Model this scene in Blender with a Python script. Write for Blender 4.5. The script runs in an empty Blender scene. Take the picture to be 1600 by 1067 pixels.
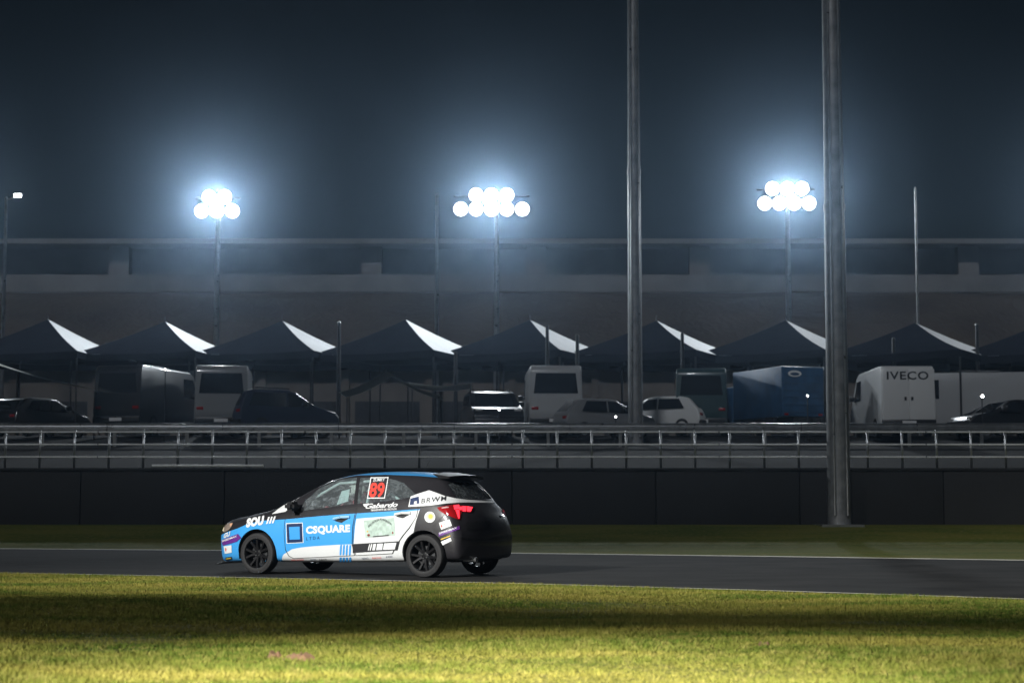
import bpy, bmesh, math, random
import numpy as np
from mathutils import Vector, Matrix
from mathutils.bvhtree import BVHTree

R = math.radians
random.seed(7); rng = np.random.default_rng(7)
S = bpy.context.scene
C = S.collection

# ------------------------------------------------------------------ camera, sky, light, exposure
F, CAMH = 2800.0, 0.98                       # focal length in photo pixels (1600 wide), eye height
PITCH = math.atan((790 - 533.5) / F)
cam_d = bpy.data.cameras.new('camera'); cam = bpy.data.objects.new('camera', cam_d); C.objects.link(cam)
cam_d.sensor_width = 36; cam_d.lens = 36 * F / 1600
cam_d.clip_start = .1; cam_d.clip_end = 3000
cam.location = (0, 0, CAMH); cam.rotation_euler = (R(90) + PITCH, 0, 0)
cam_d.dof.use_dof = True; cam_d.dof.focus_distance = 25.2; cam_d.dof.aperture_fstop = 2.4
S.camera = cam
S.view_settings.view_transform = 'Standard'; S.view_settings.look = 'None'
S.view_settings.exposure = 0; S.view_settings.gamma = 1
S.cycles.use_denoising = True; S.cycles.use_adaptive_sampling = False
S.cycles.max_bounces = 6; S.cycles.volume_bounces = 0; S.cycles.transparent_max_bounces = 16
S.cycles.sample_clamp_indirect = 4

W = bpy.data.worlds.new('World'); S.world = W; W.use_nodes = True
wn = W.node_tree; bg = wn.nodes['Background']
sky = wn.nodes.new('ShaderNodeTexSky'); sky.sky_type = 'NISHITA'; sky.sun_disc = False
sky.sun_elevation = R(4); sky.sun_rotation = R(205)
tint = wn.nodes.new('ShaderNodeMix'); tint.data_type = 'RGBA'; tint.blend_type = 'MULTIPLY'
tint.inputs[0].default_value = 1; tint.inputs[7].default_value = (.55, .75, 1.0, 1)
wn.links.new(sky.outputs[0], tint.inputs[6]); wn.links.new(tint.outputs[2], bg.inputs[0])
bg.inputs[1].default_value = 0.002
fill_sun_d = bpy.data.lights.new('moon', 'SUN'); fill_sun_d.energy = .6; fill_sun_d.angle = R(4); fill_sun_d.color = (.92, .95, 1)  # added fill standing for spill light of unseen masts
moon = bpy.data.objects.new('moon', fill_sun_d); C.objects.link(moon); moon.rotation_euler = (R(52), 0, R(-12))

KEY_POS = Vector((-38, -28, 24)); KEY_W = 3.5e5     # flood mast behind the photographer
NEAR_W = 3.9e4                                      # lower lamp lighting the nearest grass
LAMP_W = 5600                                        # each paddock floodlight cluster
HAZE = 0.00072

# ------------------------------------------------------------------ pixel helpers (photo is 1600 x 1067)
CAMP = Vector((0, 0, CAMH))
def ray(px, py):
    x, z = (px - 800) / F, -(py - 533.5) / F
    c, s = math.cos(PITCH), math.sin(PITCH)
    return Vector((x, c - z * s, s + z * c))
def ground_at(px, py, z=0.0):
    d = ray(px, py); return CAMP + d * ((z - CAMH) / d.z)
def at(px, py, Y):
    d = ray(px, py); return CAMP + d * (Y / d.y)
def xz(px, py, Y):
    p = at(px, py, Y); return p.x, p.z

# ------------------------------------------------------------------ materials
MATS = {}
def mat(name, col=(.5, .5, .5), rough=.6, metal=0, emit=None, estr=0, noise=None, bump=None, coat=0, spec=.5):
    if name in MATS: return MATS[name]
    m = bpy.data.materials.new(name); m.use_nodes = True; MATS[name] = m
    n, l = m.node_tree.nodes, m.node_tree.links
    b = n['Principled BSDF']
    b.inputs['Base Color'].default_value = (*col, 1); b.inputs['Roughness'].default_value = rough
    b.inputs['Metallic'].default_value = metal; b.inputs['Coat Weight'].default_value = coat
    b.inputs['Specular IOR Level'].default_value = spec
    if emit:
        b.inputs['Emission Color'].default_value = (*emit, 1); b.inputs['Emission Strength'].default_value = estr
    if noise or bump:
        tc = n.new('ShaderNodeTexCoord')
    if noise:                       # (scale, amount): mottled tone and roughness
        t = n.new('ShaderNodeTexNoise'); t.inputs['Scale'].default_value = noise[0]; t.inputs['Detail'].default_value = 6
        l.new(tc.outputs['Object'], t.inputs['Vector'])
        r = n.new('ShaderNodeMapRange'); r.inputs[1].default_value = .3; r.inputs[2].default_value = .7
        r.inputs[3].default_value = 1 - noise[1]; r.inputs[4].default_value = 1 + noise[1]
        l.new(t.outputs[0], r.inputs[0])
        mx = n.new('ShaderNodeMix'); mx.data_type = 'RGBA'; mx.blend_type = 'MULTIPLY'; mx.inputs[0].default_value = 1
        mx.inputs[6].default_value = (*col, 1); l.new(r.outputs[0], mx.inputs[7]); l.new(mx.outputs[2], b.inputs['Base Color'])
        rr = n.new('ShaderNodeMapRange'); rr.inputs[3].default_value = max(.02, rough - .12); rr.inputs[4].default_value = min(1, rough + .12)
        l.new(t.outputs[0], rr.inputs[0]); l.new(rr.outputs[0], b.inputs['Roughness'])
    if bump:
        t2 = n.new('ShaderNodeTexNoise'); t2.inputs['Scale'].default_value = bump[0]; t2.inputs['Detail'].default_value = 8
        l.new(tc.outputs['Object'], t2.inputs['Vector'])
        bp = n.new('ShaderNodeBump'); bp.inputs['Strength'].default_value = bump[1]; bp.inputs['Distance'].default_value = bump[2] if len(bump) > 2 else .02
        l.new(t2.outputs[0], bp.inputs['Height']); l.new(bp.outputs[0], b.inputs['Normal'])
    return m

mat('galvanised', (.42, .43, .44), .32, .9, noise=(5, .15))
mat('pale_rail', (.72, .73, .72), .45, noise=(4, .12))
mat('dull_zinc', (.24, .245, .25), .5, .55, noise=(3, .3))
mat('dark_steel', (.05, .052, .055), .45, .6, noise=(6, .2))
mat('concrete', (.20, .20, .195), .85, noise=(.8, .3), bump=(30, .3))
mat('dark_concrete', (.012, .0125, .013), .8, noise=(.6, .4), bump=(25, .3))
mat('rubber', (.018, .018, .019), .75, noise=(14, .2))
mat('black_plastic', (.015, .015, .016), .4)
mat('black_rim', (.022, .022, .024), .28, .6)
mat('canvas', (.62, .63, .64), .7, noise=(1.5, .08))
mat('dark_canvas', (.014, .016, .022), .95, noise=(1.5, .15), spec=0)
mat('white_paint', (.78, .79, .79), .35, coat=.4)
mat('line_paint', (.78, .76, .66), .7, noise=(3, .25))
mat('lamp_glow', (1, 1, 1), .4, emit=(.94, .98, 1), estr=9)
mat('small_glow', (1, 1, 1), .4, emit=(1, .98, .95), estr=30)
mat('soil', (.15, .085, .045), .95, noise=(6, .35), bump=(30, .5))
for k in ('lamp_glow', 'small_glow'): MATS[k].cycles.emission_sampling = 'NONE'

# ------------------------------------------------------------------ mesh helpers
def link(name, me, m=None, parent=None):
    o = bpy.data.objects.new(name, me); C.objects.link(o)
    if m is not None and hasattr(me, 'materials'):
        for q in (m if isinstance(m, (list, tuple)) else [m]): me.materials.append(MATS[q] if isinstance(q, str) else q)
    if parent is not None: o.parent = parent
    return o
def obj(name, bm, m=None, parent=None, smooth=False, angle=40):
    bmesh.ops.recalc_face_normals(bm, faces=bm.faces[:]) if not getattr(bm, '_keep', False) else None
    me = bpy.data.meshes.new(name); bm.to_mesh(me); bm.free()
    if smooth:
        me.polygons.foreach_set('use_smooth', [True] * len(me.polygons)); me.set_sharp_from_angle(angle=R(angle))
    return link(name, me, m, parent)
def tag(o, label, cat, group=None):
    o['label'] = label; o['category'] = cat
    if group: o['group'] = group
    return o
def thing(name, label, cat, loc=(0, 0, 0), rz=0, group=None):
    o = bpy.data.objects.new(name, None); C.objects.link(o); o.location = loc; o.rotation_euler = (0, 0, rz); o.empty_display_size = .2
    return tag(o, label, cat, group)
def struct(o): o['kind'] = 'structure'; return o
def box(bm, x0, x1, y0, y1, z0, z1, M=None):
    v = [bm.verts.new((x, y, z)) for z in (z0, z1) for y in (y0, y1) for x in (x0, x1)]
    for f in ((0, 2, 3, 1), (4, 5, 7, 6), (0, 1, 5, 4), (2, 6, 7, 3), (0, 4, 6, 2), (1, 3, 7, 5)): bm.faces.new([v[i] for i in f])
    if M is not None: bmesh.ops.transform(bm, matrix=M, verts=v)
    return v
def bxo(name, m, parent, x0, x1, y0, y1, z0, z1, bevel=0):
    bm = bmesh.new(); box(bm, x0, x1, y0, y1, z0, z1)
    if bevel: bmesh.ops.bevel(bm, geom=bm.edges[:], offset=bevel, segments=2, affect='EDGES', profile=.5)
    return obj(name, bm, m, parent, smooth=bool(bevel))
def tube(bm, a, b, r0, r1=None, n=10, cap=True):
    a, b = Vector(a), Vector(b); r1 = r0 if r1 is None else r1
    d = (b - a).normalized(); u = d.orthogonal().normalized(); w = d.cross(u)
    A = [bm.verts.new(a + (u * math.cos(t) + w * math.sin(t)) * r0) for t in [2 * math.pi * i / n for i in range(n)]]
    B = [bm.verts.new(b + (u * math.cos(t) + w * math.sin(t)) * r1) for t in [2 * math.pi * i / n for i in range(n)]]
    for i in range(n): bm.faces.new((A[i], A[(i + 1) % n], B[(i + 1) % n], B[i]))
    if cap: bm.faces.new(A[::-1]); bm.faces.new(B)
def tubeo(name, m, parent, a, b, r0, r1=None, n=10):
    bm = bmesh.new(); tube(bm, a, b, r0, r1, n); return obj(name, bm, m, parent, smooth=True)
def pathtube(bm, pts, r, n=8):
    for a, b in zip(pts[:-1], pts[1:]): tube(bm, a, b, r, n=n)
def lathe_y(bm, prof, n=40, M=None):            # profile of (radius, y) spun round the y axis
    rings = []
    for r, y in prof:
        rings.append([bm.verts.new((r * math.cos(2 * math.pi * i / n), y, r * math.sin(2 * math.pi * i / n))) for i in range(n)])
    for a, b in zip(rings[:-1], rings[1:]):
        for i in range(n): bm.faces.new((a[i], a[(i + 1) % n], b[(i + 1) % n], b[i]))
    if M is not None: bmesh.ops.transform(bm, matrix=M, verts=[v for r_ in rings for v in r_])
    return rings
def prism_y(bm, poly, y0, y1):                  # (x, z) outline extruded along y
    a = [bm.verts.new((x, y0, z)) for x, z in poly]; b = [bm.verts.new((x, y1, z)) for x, z in poly]
    n = len(poly)
    for i in range(n): bm.faces.new((a[i], a[(i + 1) % n], b[(i + 1) % n], b[i]))
    bm.faces.new(a[::-1]); bm.faces.new(b)
def copy_tree(o, parent=None):
    c = o.copy(); C.objects.link(c)
    if parent is not None: c.parent = parent
    for ch in list(o.children): copy_tree(ch, c)
    return c
def pmesh(name, V, Fc, m, parent=None):
    me = bpy.data.meshes.new(name); me.from_pydata([tuple(v) for v in V], [], Fc); me.update(); return link(name, me, m, parent)

# ------------------------------------------------------------------ ground
def smooth(a, b, x):
    t = np.clip((x - a) / (b - a), 0, 1); return t * t * (3 - 2 * t)
def tz(Y):
    Y = np.asarray(Y, float)
    z = .46 * smooth(43, 50, Y)
    z = np.where(Y > 50.2, 1.95 + (3.7 - 1.95) * np.clip((Y - 50.2) / 19.8, 0, 1), z)
    return z
NEAR = [ground_at(*p) for p in ((0, 896), (400, 904), (800, 913), (1200, 924.5), (1600, 938))]
FARE = [ground_at(*p) for p in ((0, 857), (360, 859.8), (800, 864), (1200, 869), (1600, 875))]
def extend(L):
    d0 = (L[0] - L[1]).normalized(); d1 = (L[-1] - L[-2]).normalized()
    out = []
    p, d = L[0], d0
    for i in range(10):
        d = (d * .75 + Vector((-1, 0.02, 0)) * .25).normalized(); p = p + d * 5; out.append(p)
    out = out[::-1] + L
    p, d = L[-1], d1
    for i in range(10):
        d = (d * .8 + Vector((1, -.05, 0)) * .2).normalized(); p = p + d * 5; out.append(p)
    return out
NEARX, FARX = extend(NEAR), extend(FARE)
nx = [p.x for p in NEARX]; ny = [p.y for p in NEARX]

def grass_material(name, c1, c2, c3):
    m = bpy.data.materials.new(name); m.use_nodes = True; MATS[name] = m
    n, l = m.node_tree.nodes, m.node_tree.links; b = n['Principled BSDF']
    g = n.new('ShaderNodeNewGeometry')
    mp = n.new('ShaderNodeMapping'); mp.inputs['Scale'].default_value = (.35, 1.0, .3); l.new(g.outputs['Position'], mp.inputs[0])
    t1 = n.new('ShaderNodeTexNoise'); t1.inputs['Scale'].default_value = .9; t1.inputs['Detail'].default_value = 5; l.new(mp.outputs[0], t1.inputs['Vector'])
    t2 = n.new('ShaderNodeTexNoise'); t2.inputs['Scale'].default_value = 9; t2.inputs['Detail'].default_value = 6; l.new(g.outputs['Position'], t2.inputs['Vector'])
    r1 = n.new('ShaderNodeValToRGB'); r1.color_ramp.elements[0].position = .38; r1.color_ramp.elements[1].position = .62
    r1.color_ramp.elements[0].color = (*c1, 1); r1.color_ramp.elements[1].color = (*c2, 1); l.new(t1.outputs[0], r1.inputs[0])
    mx = n.new('ShaderNodeMix'); mx.data_type = 'RGBA'; mx.inputs[7].default_value = (*c3, 1)
    rr = n.new('ShaderNodeMapRange'); rr.inputs[1].default_value = .48; rr.inputs[2].default_value = .75; l.new(t2.outputs[0], rr.inputs[0]); l.new(rr.outputs[0], mx.inputs[0])
    l.new(r1.outputs[0], mx.inputs[6]); l.new(mx.outputs[2], b.inputs['Base Color'])
    b.inputs['Roughness'].default_value = .8; b.inputs['Specular IOR Level'].default_value = .05
    bp = n.new('ShaderNodeBump'); bp.inputs['Strength'].default_value = .6; bp.inputs['Distance'].default_value = .04
    t3 = n.new('ShaderNodeTexNoise'); t3.inputs['Scale'].default_value = 40; l.new(g.outputs['Position'], t3.inputs['Vector']); l.new(t3.outputs[0], bp.inputs['Height']); l.new(bp.outputs[0], b.inputs['Normal'])
    return m
grass_material('turf', (.075, .105, .018), (.13, .135, .028), (.19, .17, .06))
grass_material('blade', (.085, .135, .018), (.27, .245, .05), (.36, .31, .09))

Ys = np.unique(np.concatenate([np.arange(-90, 0, 6), np.arange(0, 43, 1.0), np.arange(43, 50.01, .5), [50.19, 50.21, 55, 60, 65, 70, 80, 100, 150, 250, 400, 600]]))
Xs = np.unique(np.concatenate([np.arange(-420, -40, 20), np.arange(-40, 41, 2.0), np.arange(60, 421, 20)]))
GX, GY = np.meshgrid(Xs, Ys); GZ = tz(GY)
bumps = .03 * np.sin(GX * .7 + 1) * np.cos(GY * .9) + .02 * np.sin(GX * .31 - GY * .53)
edge = np.interp(GX, nx, ny)
GZ = GZ + bumps * smooth(.5, 3, edge - GY)
V = np.stack([GX, GY, GZ], -1).reshape(-1, 3); nX = len(Xs)
Fc = [(j * nX + i, j * nX + i + 1, (j + 1) * nX + i + 1, (j + 1) * nX + i) for j in range(len(Ys) - 1) for i in range(nX - 1)]
g = pmesh('ground', V, Fc, 'turf'); struct(g)
g.data.polygons.foreach_set('use_smooth', [True] * len(g.data.polygons)); g.data.set_sharp_from_angle(angle=R(30))

# asphalt
m = mat('asphalt', (.029, .029, .029), .88, noise=(.9, .5), bump=(140, .35, .006), spec=.08)
V, Fc = [], []
K = 8
for a, b in zip(NEARX, FARX):
    for k in range(K + 1):
        p = a.lerp(b, k / K); V.append((p.x, p.y, max(.006, float(tz(p.y)) + .006)))
for i in range(len(NEARX) - 1):
    for k in range(K): q = i * (K + 1) + k; Fc.append((q, q + K + 1, q + K + 2, q + 1))
struct(pmesh('race_track', V, Fc, 'asphalt'))
def stripe(name, L, inner, w, z, off):
    V, Fc = [], []
    for a, b in zip(L, inner):
        d = (b - a).normalized(); p, q = a + d * off, a + d * (off + w)
        V += [(p.x, p.y, z), (q.x, q.y, z)]
    for i in range(len(L) - 1): Fc.append((2 * i, 2 * i + 1, 2 * i + 3, 2 * i + 2))
    return struct(pmesh(name, V, Fc, 'line_paint'))
stripe('edge_line', NEARX, FARX, .10, .011, .13)
stripe('edge_line', FARX, NEARX, .42, .011, .03)
# paddock ground
mat('paddock_asphalt', (.03, .03, .03), .92, noise=(.5, .3), bump=(60, .3), spec=.05)
V, Fc = [], []
for Y in (50.9, 56, 62, 68, 70.1, 80, 90, 104): V += [(-150, Y, float(tz(Y)) + .01), (150, Y, float(tz(Y)) + .01)]
for i in range(7): Fc.append((2 * i, 2 * i + 1, 2 * i + 3, 2 * i + 2))
struct(pmesh('paddock', V, Fc, 'paddock_asphalt'))
# brown bank behind the paddock
mat('earth', (.10, .082, .065), .95, noise=(.15, .35), bump=(2, .5, .3))
V, Fc = [], []
bx_ = np.linspace(-200, 200, 81); by = [(104, 3.6), (108, 6.2), (114, 9.6), (120, 13.0), (125, 15.6), (128, 16.2), (170, 16.4)]
for k, (Y, z) in enumerate(by):
    for x in bx_: V.append((x, Y + rng.normal(0, .25), z + (rng.normal(0, .18) if 0 < k < 5 else 0)))
for k in range(len(by) - 1):
    for i in range(80): q = k * 81 + i; Fc.append((q, q + 1, q + 82, q + 81))
struct(pmesh('earth_bank', V, Fc, 'earth'))

# grass blades on the foreground verge
def blades(n):
    Y = 8.8 + rng.random(n) ** .8 * 21; hw = 1.0 + Y * .32
    X = (rng.random(n) * 2 - 1) * hw
    e = np.interp(X, nx, ny); k = Y < e - .04 + rng.normal(0, .05, n); X, Y = X[k], Y[k]; n = len(X)
    z0 = (.03 * np.sin(X * .7 + 1) * np.cos(Y * .9) + .02 * np.sin(X * .31 - Y * .53)) * smooth(.5, 3, np.interp(X, nx, ny) - Y)
    clump = .6 + .8 * (np.sin(X * 2.1 + np.sin(Y * 1.7) * 2) * np.sin(Y * 2.6 + X) * .5 + .5)
    h = (.012 + .022 * rng.random(n)) * clump; w = .0025 + .0035 * rng.random(n) + Y * .00013
    a = rng.random(n) * 2 * np.pi; lean = rng.normal(0, .02, (n, 2))
    dx, dy = np.cos(a) * w, np.sin(a) * w
    P = np.empty((n, 3, 3), np.float32)
    P[:, 0] = np.stack([X - dx, Y - dy, z0 - .005], -1); P[:, 1] = np.stack([X + dx, Y + dy, z0 - .005], -1)
    P[:, 2] = np.stack([X + lean[:, 0], Y + lean[:, 1], z0 + h], -1)
    me = bpy.data.meshes.new('grass_blades'); me.vertices.add(3 * n); me.vertices.foreach_set('co', P.ravel())
    me.loops.add(3 * n); me.loops.foreach_set('vertex_index', np.arange(3 * n, dtype=np.int32))
    me.polygons.add(n); me.polygons.foreach_set('loop_start', np.arange(0, 3 * n, 3, dtype=np.int32))
    me.update(calc_edges=True); return me
gb = link('grass_blades', blades(900000), 'blade'); gb['kind'] = 'stuff'
tag(gb, 'short mown grass beside the track in the foreground', 'grass')
def soil_patch(px, py, w, d, label):
    p = ground_at(px, py, .01); bm = bmesh.new(); c = bm.verts.new((0, 0, .025)); n = 22
    ring = [bm.verts.new((math.cos(t) * w * random.uniform(.6, 1.15), math.sin(t) * d * random.uniform(.6, 1.2), .0)) for t in [2 * math.pi * i / n for i in range(n)]]
    mid = [bm.verts.new((v.co.x * .55, v.co.y * .55, .03 + random.uniform(-.008, .02))) for v in ring]
    for i in range(n):
        bm.faces.new((ring[i], ring[(i + 1) % n], mid[(i + 1) % n], mid[i])); bm.faces.new((mid[i], mid[(i + 1) % n], c))
    o = obj('soil_patch', bm, 'soil', None); o.location = (p.x, p.y, -.004); return struct(o)
soil_patch(470, 1027, .12, .16, '')
soil_patch(1192, 1009, .06, .10, '')
soil_patch(430, 1024, .06, .08, '')

# ------------------------------------------------------------------ wall, pipe fence, guardrails
WY = 50.0
rw = thing('retaining_wall', 'dark concrete retaining wall along the far side of the track below the pipe fence', 'wall', (0, WY, 0))
for i in range(-14, 14):
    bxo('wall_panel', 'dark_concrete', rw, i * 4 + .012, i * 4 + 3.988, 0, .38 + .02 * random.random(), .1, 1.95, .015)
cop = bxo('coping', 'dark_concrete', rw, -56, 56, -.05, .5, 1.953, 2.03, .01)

fn = thing('pipe_fence', 'galvanised three-rail pipe fence on top of the dark wall', 'fence', (0, WY + .2, 2.03))
def rail_h(py): return at(800, py, WY + .2).z - 2.03
bm = bmesh.new(); tube(bm, (0, 0, 0), (0, 0, rail_h(672)), .035, n=8)
pm = bpy.data.meshes.new('post'); bm.to_mesh(pm); bm.free(); pm.materials.append(MATS['galvanised'])
for p in pm.polygons: p.use_smooth = True
for i in range(-46, 47):
    o = link('post', pm, None, fn); o.location = (i * .965 + .3, 0, 0)
for py in (675, 694.5, 714):
    zc = rail_h(py)
    for k in range(-8, 8): tubeo('rail', 'pale_rail', fn, (k * 5.79 + .02, -.05, zc), (k * 5.79 + 5.77, -.05, zc), .024, n=10)
def guardrail(name, label, X0, X1, Y, zt, n_post, post_h, mt):
    g = thing(name, label, 'guardrail', ((X0 + X1) / 2, Y, float(tz(Y)) ))
    L = X1 - X0; z = zt - float(tz(Y))
    nb = max(1, int(round(L / 4)))
    prof = [(0, -.155), (-.02, -.15), (-.08, -.10), (-.08, -.06), (-.02, -.02), (-.02, .02), (-.08, .06), (-.08, .10), (-.02, .15), (0, .155)]
    for k in range(nb):
        x0, x1 = -L / 2 + k * L / nb + .01, -L / 2 + (k + 1) * L / nb - .01
        bm = bmesh.new(); a = [bm.verts.new((x0, y, z - .155 + w)) for y, w in prof]; b = [bm.verts.new((x1, y, z - .155 + w)) for y, w in prof]
        for i in range(len(prof) - 1): bm.faces.new((a[i], a[i + 1], b[i + 1], b[i]))
        obj('beam', bm, mt, g)
    for k in range(n_post):
        x = -L / 2 + (k + .5) * L / n_post; bxo('post', mt, g, x - .05, x + .05, .0, .1, 0, post_h if post_h else z)
    return g
xa, xb = at(238, 728, WY - .02).x, at(412, 728, WY - .02).x; zc = at(300, 727.5, WY - .02).z
pr = thing('wall_pipe', 'bright thin steel pipe along the wall top left of the race car', 'pipe', (xa, WY - .08, zc))
tubeo('pipe', 'pale_rail', pr, (0, 0, 0), (xb - xa, 0, 0), .035)
for k in range(4): bxo('bracket', 'dark_steel', pr, (xb - xa) * (k + .5) / 4 - .02, (xb - xa) * (k + .5) / 4 + .02, -.02, .075, -.06, -.036)
guardrail('guardrail', 'long steel crash barrier at the paddock edge just behind the pipe fence', -30, 30, 62, at(800, 661, 62).z, 24, None, 'galvanised')

# ------------------------------------------------------------------ masts and poles
def mast(name, label, cat, px, py_base, Y, z_base, h, r0, r1, n=8, group=None, mt='galvanised'):
    p = at(px, py_base, Y); t = thing(name, label, cat, (p.x, Y, z_base), 0, group)
    seg = max(1, int(h // 9))
    for k in range(seg):
        a, b = k / seg, (k + 1) / seg
        tubeo('pole_section', mt, t, (0, 0, h * a + (.0 if k == 0 else -.25)), (0, 0, h * b), (r0 + (r1 - r0) * a) * (1.0 if k == 0 else .97), r0 + (r1 - r0) * b, n)
        if k: tubeo('joint_collar', mt, t, (0, 0, h * a - .3), (0, 0, h * a - .12), (r0 + (r1 - r0) * a) + .018, None, n)
    bxo('base_plate', 'galvanised', t, -r0 * 1.8, r0 * 1.8, -r0 * 1.8, r0 * 1.8, -.04, .05)
    return t
for (px, pb, Y, h, r0, r1, lab) in ((1310, 718, 49.2, 27, .32, .20, 'thickest tall grey steel mast right of centre, standing in front of the pipe fence'),
                                    (993, 650, 63.5, 30, .27, .15, 'tall grey steel mast right of the middle floodlight, standing behind the pipe fence')):
    t = mast('steel_mast', lab, 'mast', px, pb, Y, float(tz(Y)) - .02, h, r0, r1, 12, 'tall steel masts', 'dull_zinc')
    for s in (-1, 1):
        tubeo('cable_conduit', 'galvanised', t, (s * r0 * .55, -r0 - .02, .3), (s * r1 * .55, -r1 - .03, h - 1), .028, None, 8)
    for k in range(6): bxo('strap', 'dark_steel', t, -r0 - .02, r0 + .02, -r0 - .06, -r0 + .05, 2 + k * 3.2, 2.06 + k * 3.2) if False else None

LAMPS = []
def floodlight(px, pb, Y, py_lamp, offs, label, px_base=None):
    z0 = float(tz(Y)); p = at(px_base or px, py_lamp, Y); top = p.z
    t = mast('floodlight_pole', label, 'floodlight', px_base or px, py_lamp, Y, z0, top - z0 + .3, .17, .11, 12, 'paddock floodlights')
    xs = [at(px + o[0], py_lamp + o[1], Y) for o in offs]
    mn, mxx = min(q.x for q in xs) - p.x, max(q.x for q in xs) - p.x
    for dz in (min(q.z for q in xs), max(q.z for q in xs)): tubeo('crossarm', 'dark_steel', t, (mn - .35, .12, dz - z0), (mxx + .35, .12, dz - z0), .05)
    for q in xs:
        lx, lz = q.x - p.x, q.z - z0
        bm = bmesh.new()
        rg_ = lathe_y(bm, [(.10, .30), (.22, .26), (.34, .12), (.375, .0), (.345, .0), (.28, .05)], 24); bm.faces.new(rg_[0]); bm.faces.new(rg_[-1])
        M = Matrix.Translation((lx, -.2, lz)) @ Matrix.Rotation(R(12), 4, 'X'); bmesh.ops.transform(bm, matrix=M, verts=bm.verts)
        hd = obj('lamp_housing', bm, 'dark_steel', t, True)
        bm = bmesh.new(); rg_ = lathe_y(bm, [(.34, .0), (.335, -.015), (.25, -.05), (.1, -.07)], 24); bm.faces.new(rg_[-1]); bmesh.ops.transform(bm, matrix=M, verts=bm.verts)
        obj('lamp_lens', bm, 'lamp_glow', hd)
        bm = bmesh.new(); tube(bm, (lx, .12, lz), (lx, .0, lz), .03); obj('bracket', bm, 'dark_steel', hd)
    cx = sum(q.x for q in xs) / len(xs); cz = sum(q.z for q in xs) / len(xs)
    ld = bpy.data.lights.new('flood_beam', 'SPOT'); ld.energy = LAMP_W * (1.25 if len(xs) > 4 else .6); ld.spot_size = R(150); ld.spot_blend = .6; ld.shadow_soft_size = .6; ld.color = (.86, .94, 1)
    lo = bpy.data.objects.new('flood_beam', ld); C.objects.link(lo); lo.location = (cx, Y - .95, cz)
    tgt = Vector((cx * .4, 22, 0)); lo.rotation_euler = (tgt - Vector(lo.location)).to_track_quat('-Z', 'Y').to_euler()
    return t
FY = 88
floodlight(340, 0, FY, 320, [(-24, 11), (0, 11), (24, 11), (-12, -11), (12, -11)], 'glaring white floodlight cluster on a slim grey pole, leftmost of the three large ones', 341)
floodlight(768, 0, FY, 318, [(-48, 10), (-24, 10), (0, 10), (24, 10), (48, 10), (-24, -12), (0, -12), (24, -12)], 'glaring wide floodlight cluster on a slim grey pole, middle of the three large ones', 776)
floodlight(1228, 0, FY, 307, [(-34, 12), (-11, 12), (12, 12), (35, 12), (-22, -11), (1, -11), (24, -11)], 'glaring white floodlight cluster on a slim grey pole beside the thickest mast', 1230)
floodlight(1715, 0, FY, 312, [(-16, 0), (6, 2)], 'floodlight cluster on a slim pole past the right edge of the picture')
floodlight(-110, 0, FY, 318, [(-16, 0), (6, 2)], 'floodlight cluster on a slim pole past the left edge of the picture')

def thin_pole(px, py_top, Y, r, label, mt='galvanised', lamp=None):
    z0 = float(tz(Y)); p = at(px, py_top, Y)
    t = thing('slim_pole', label, 'pole', (p.x, Y, z0), 0, 'slim poles in the paddock')
    tubeo('shaft', mt, t, (0, 0, 0), (0, 0, p.z - z0), r, r * .7, 8)
    tubeo('base_collar', mt, t, (0, 0, 0), (0, 0, .25), r * 1.7, r * 1.5, 8)
    tubeo('cap', mt, t, (0, 0, p.z - z0), (0, 0, p.z - z0 + .08), r * .85, r * .3, 8)
    if lamp:
        q = at(*lamp, Y); v = Vector((q.x - p.x, 0, q.z - z0))
        tubeo('arm', mt, t, (0, 0, p.z - z0 - .1), v + Vector((-.05, 0, .02)), .04)
        hd = bxo('lamp_head', 'dark_steel', t, v.x - .2, v.x + .25, -.12, .12, v.z + .02, v.z + .16, .03)
        bxo('lens', 'small_glow', hd, v.x - .16, v.x + .2, -.135, -.122, v.z - .06, v.z + .1)
    return t
thin_pole(683, 305, 96, .12, 'faint slim grey pole just left of the middle floodlight')
thin_pole(1430, 295, 80, .07, 'thin bare pole rising behind the white van with lettering')
thin_pole(10, 310, 90, .11, 'slim street-lamp pole with a small white lamp at the far left', lamp=(28, 307))
for px, a, lab in ((530, 505, 'dark thin post between the dark tents left of centre'), (712, 552, 'short dark thin post under the tents left of the middle pole'), (855, 510, 'dark thin post before the pale tent panel right of the middle pole'),
                   (902, 525, 'dark thin post just left of the tall mast behind the fence'), (1066, 522, 'dark thin post before the brightest white tent panel'), (1396, 530, 'dark thin post above the white lettered van'), (1526, 508, 'dark thin post at the right behind the silver van')):
    thin_pole(px, a, 72.5, .10, lab, 'dark_steel')

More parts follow.
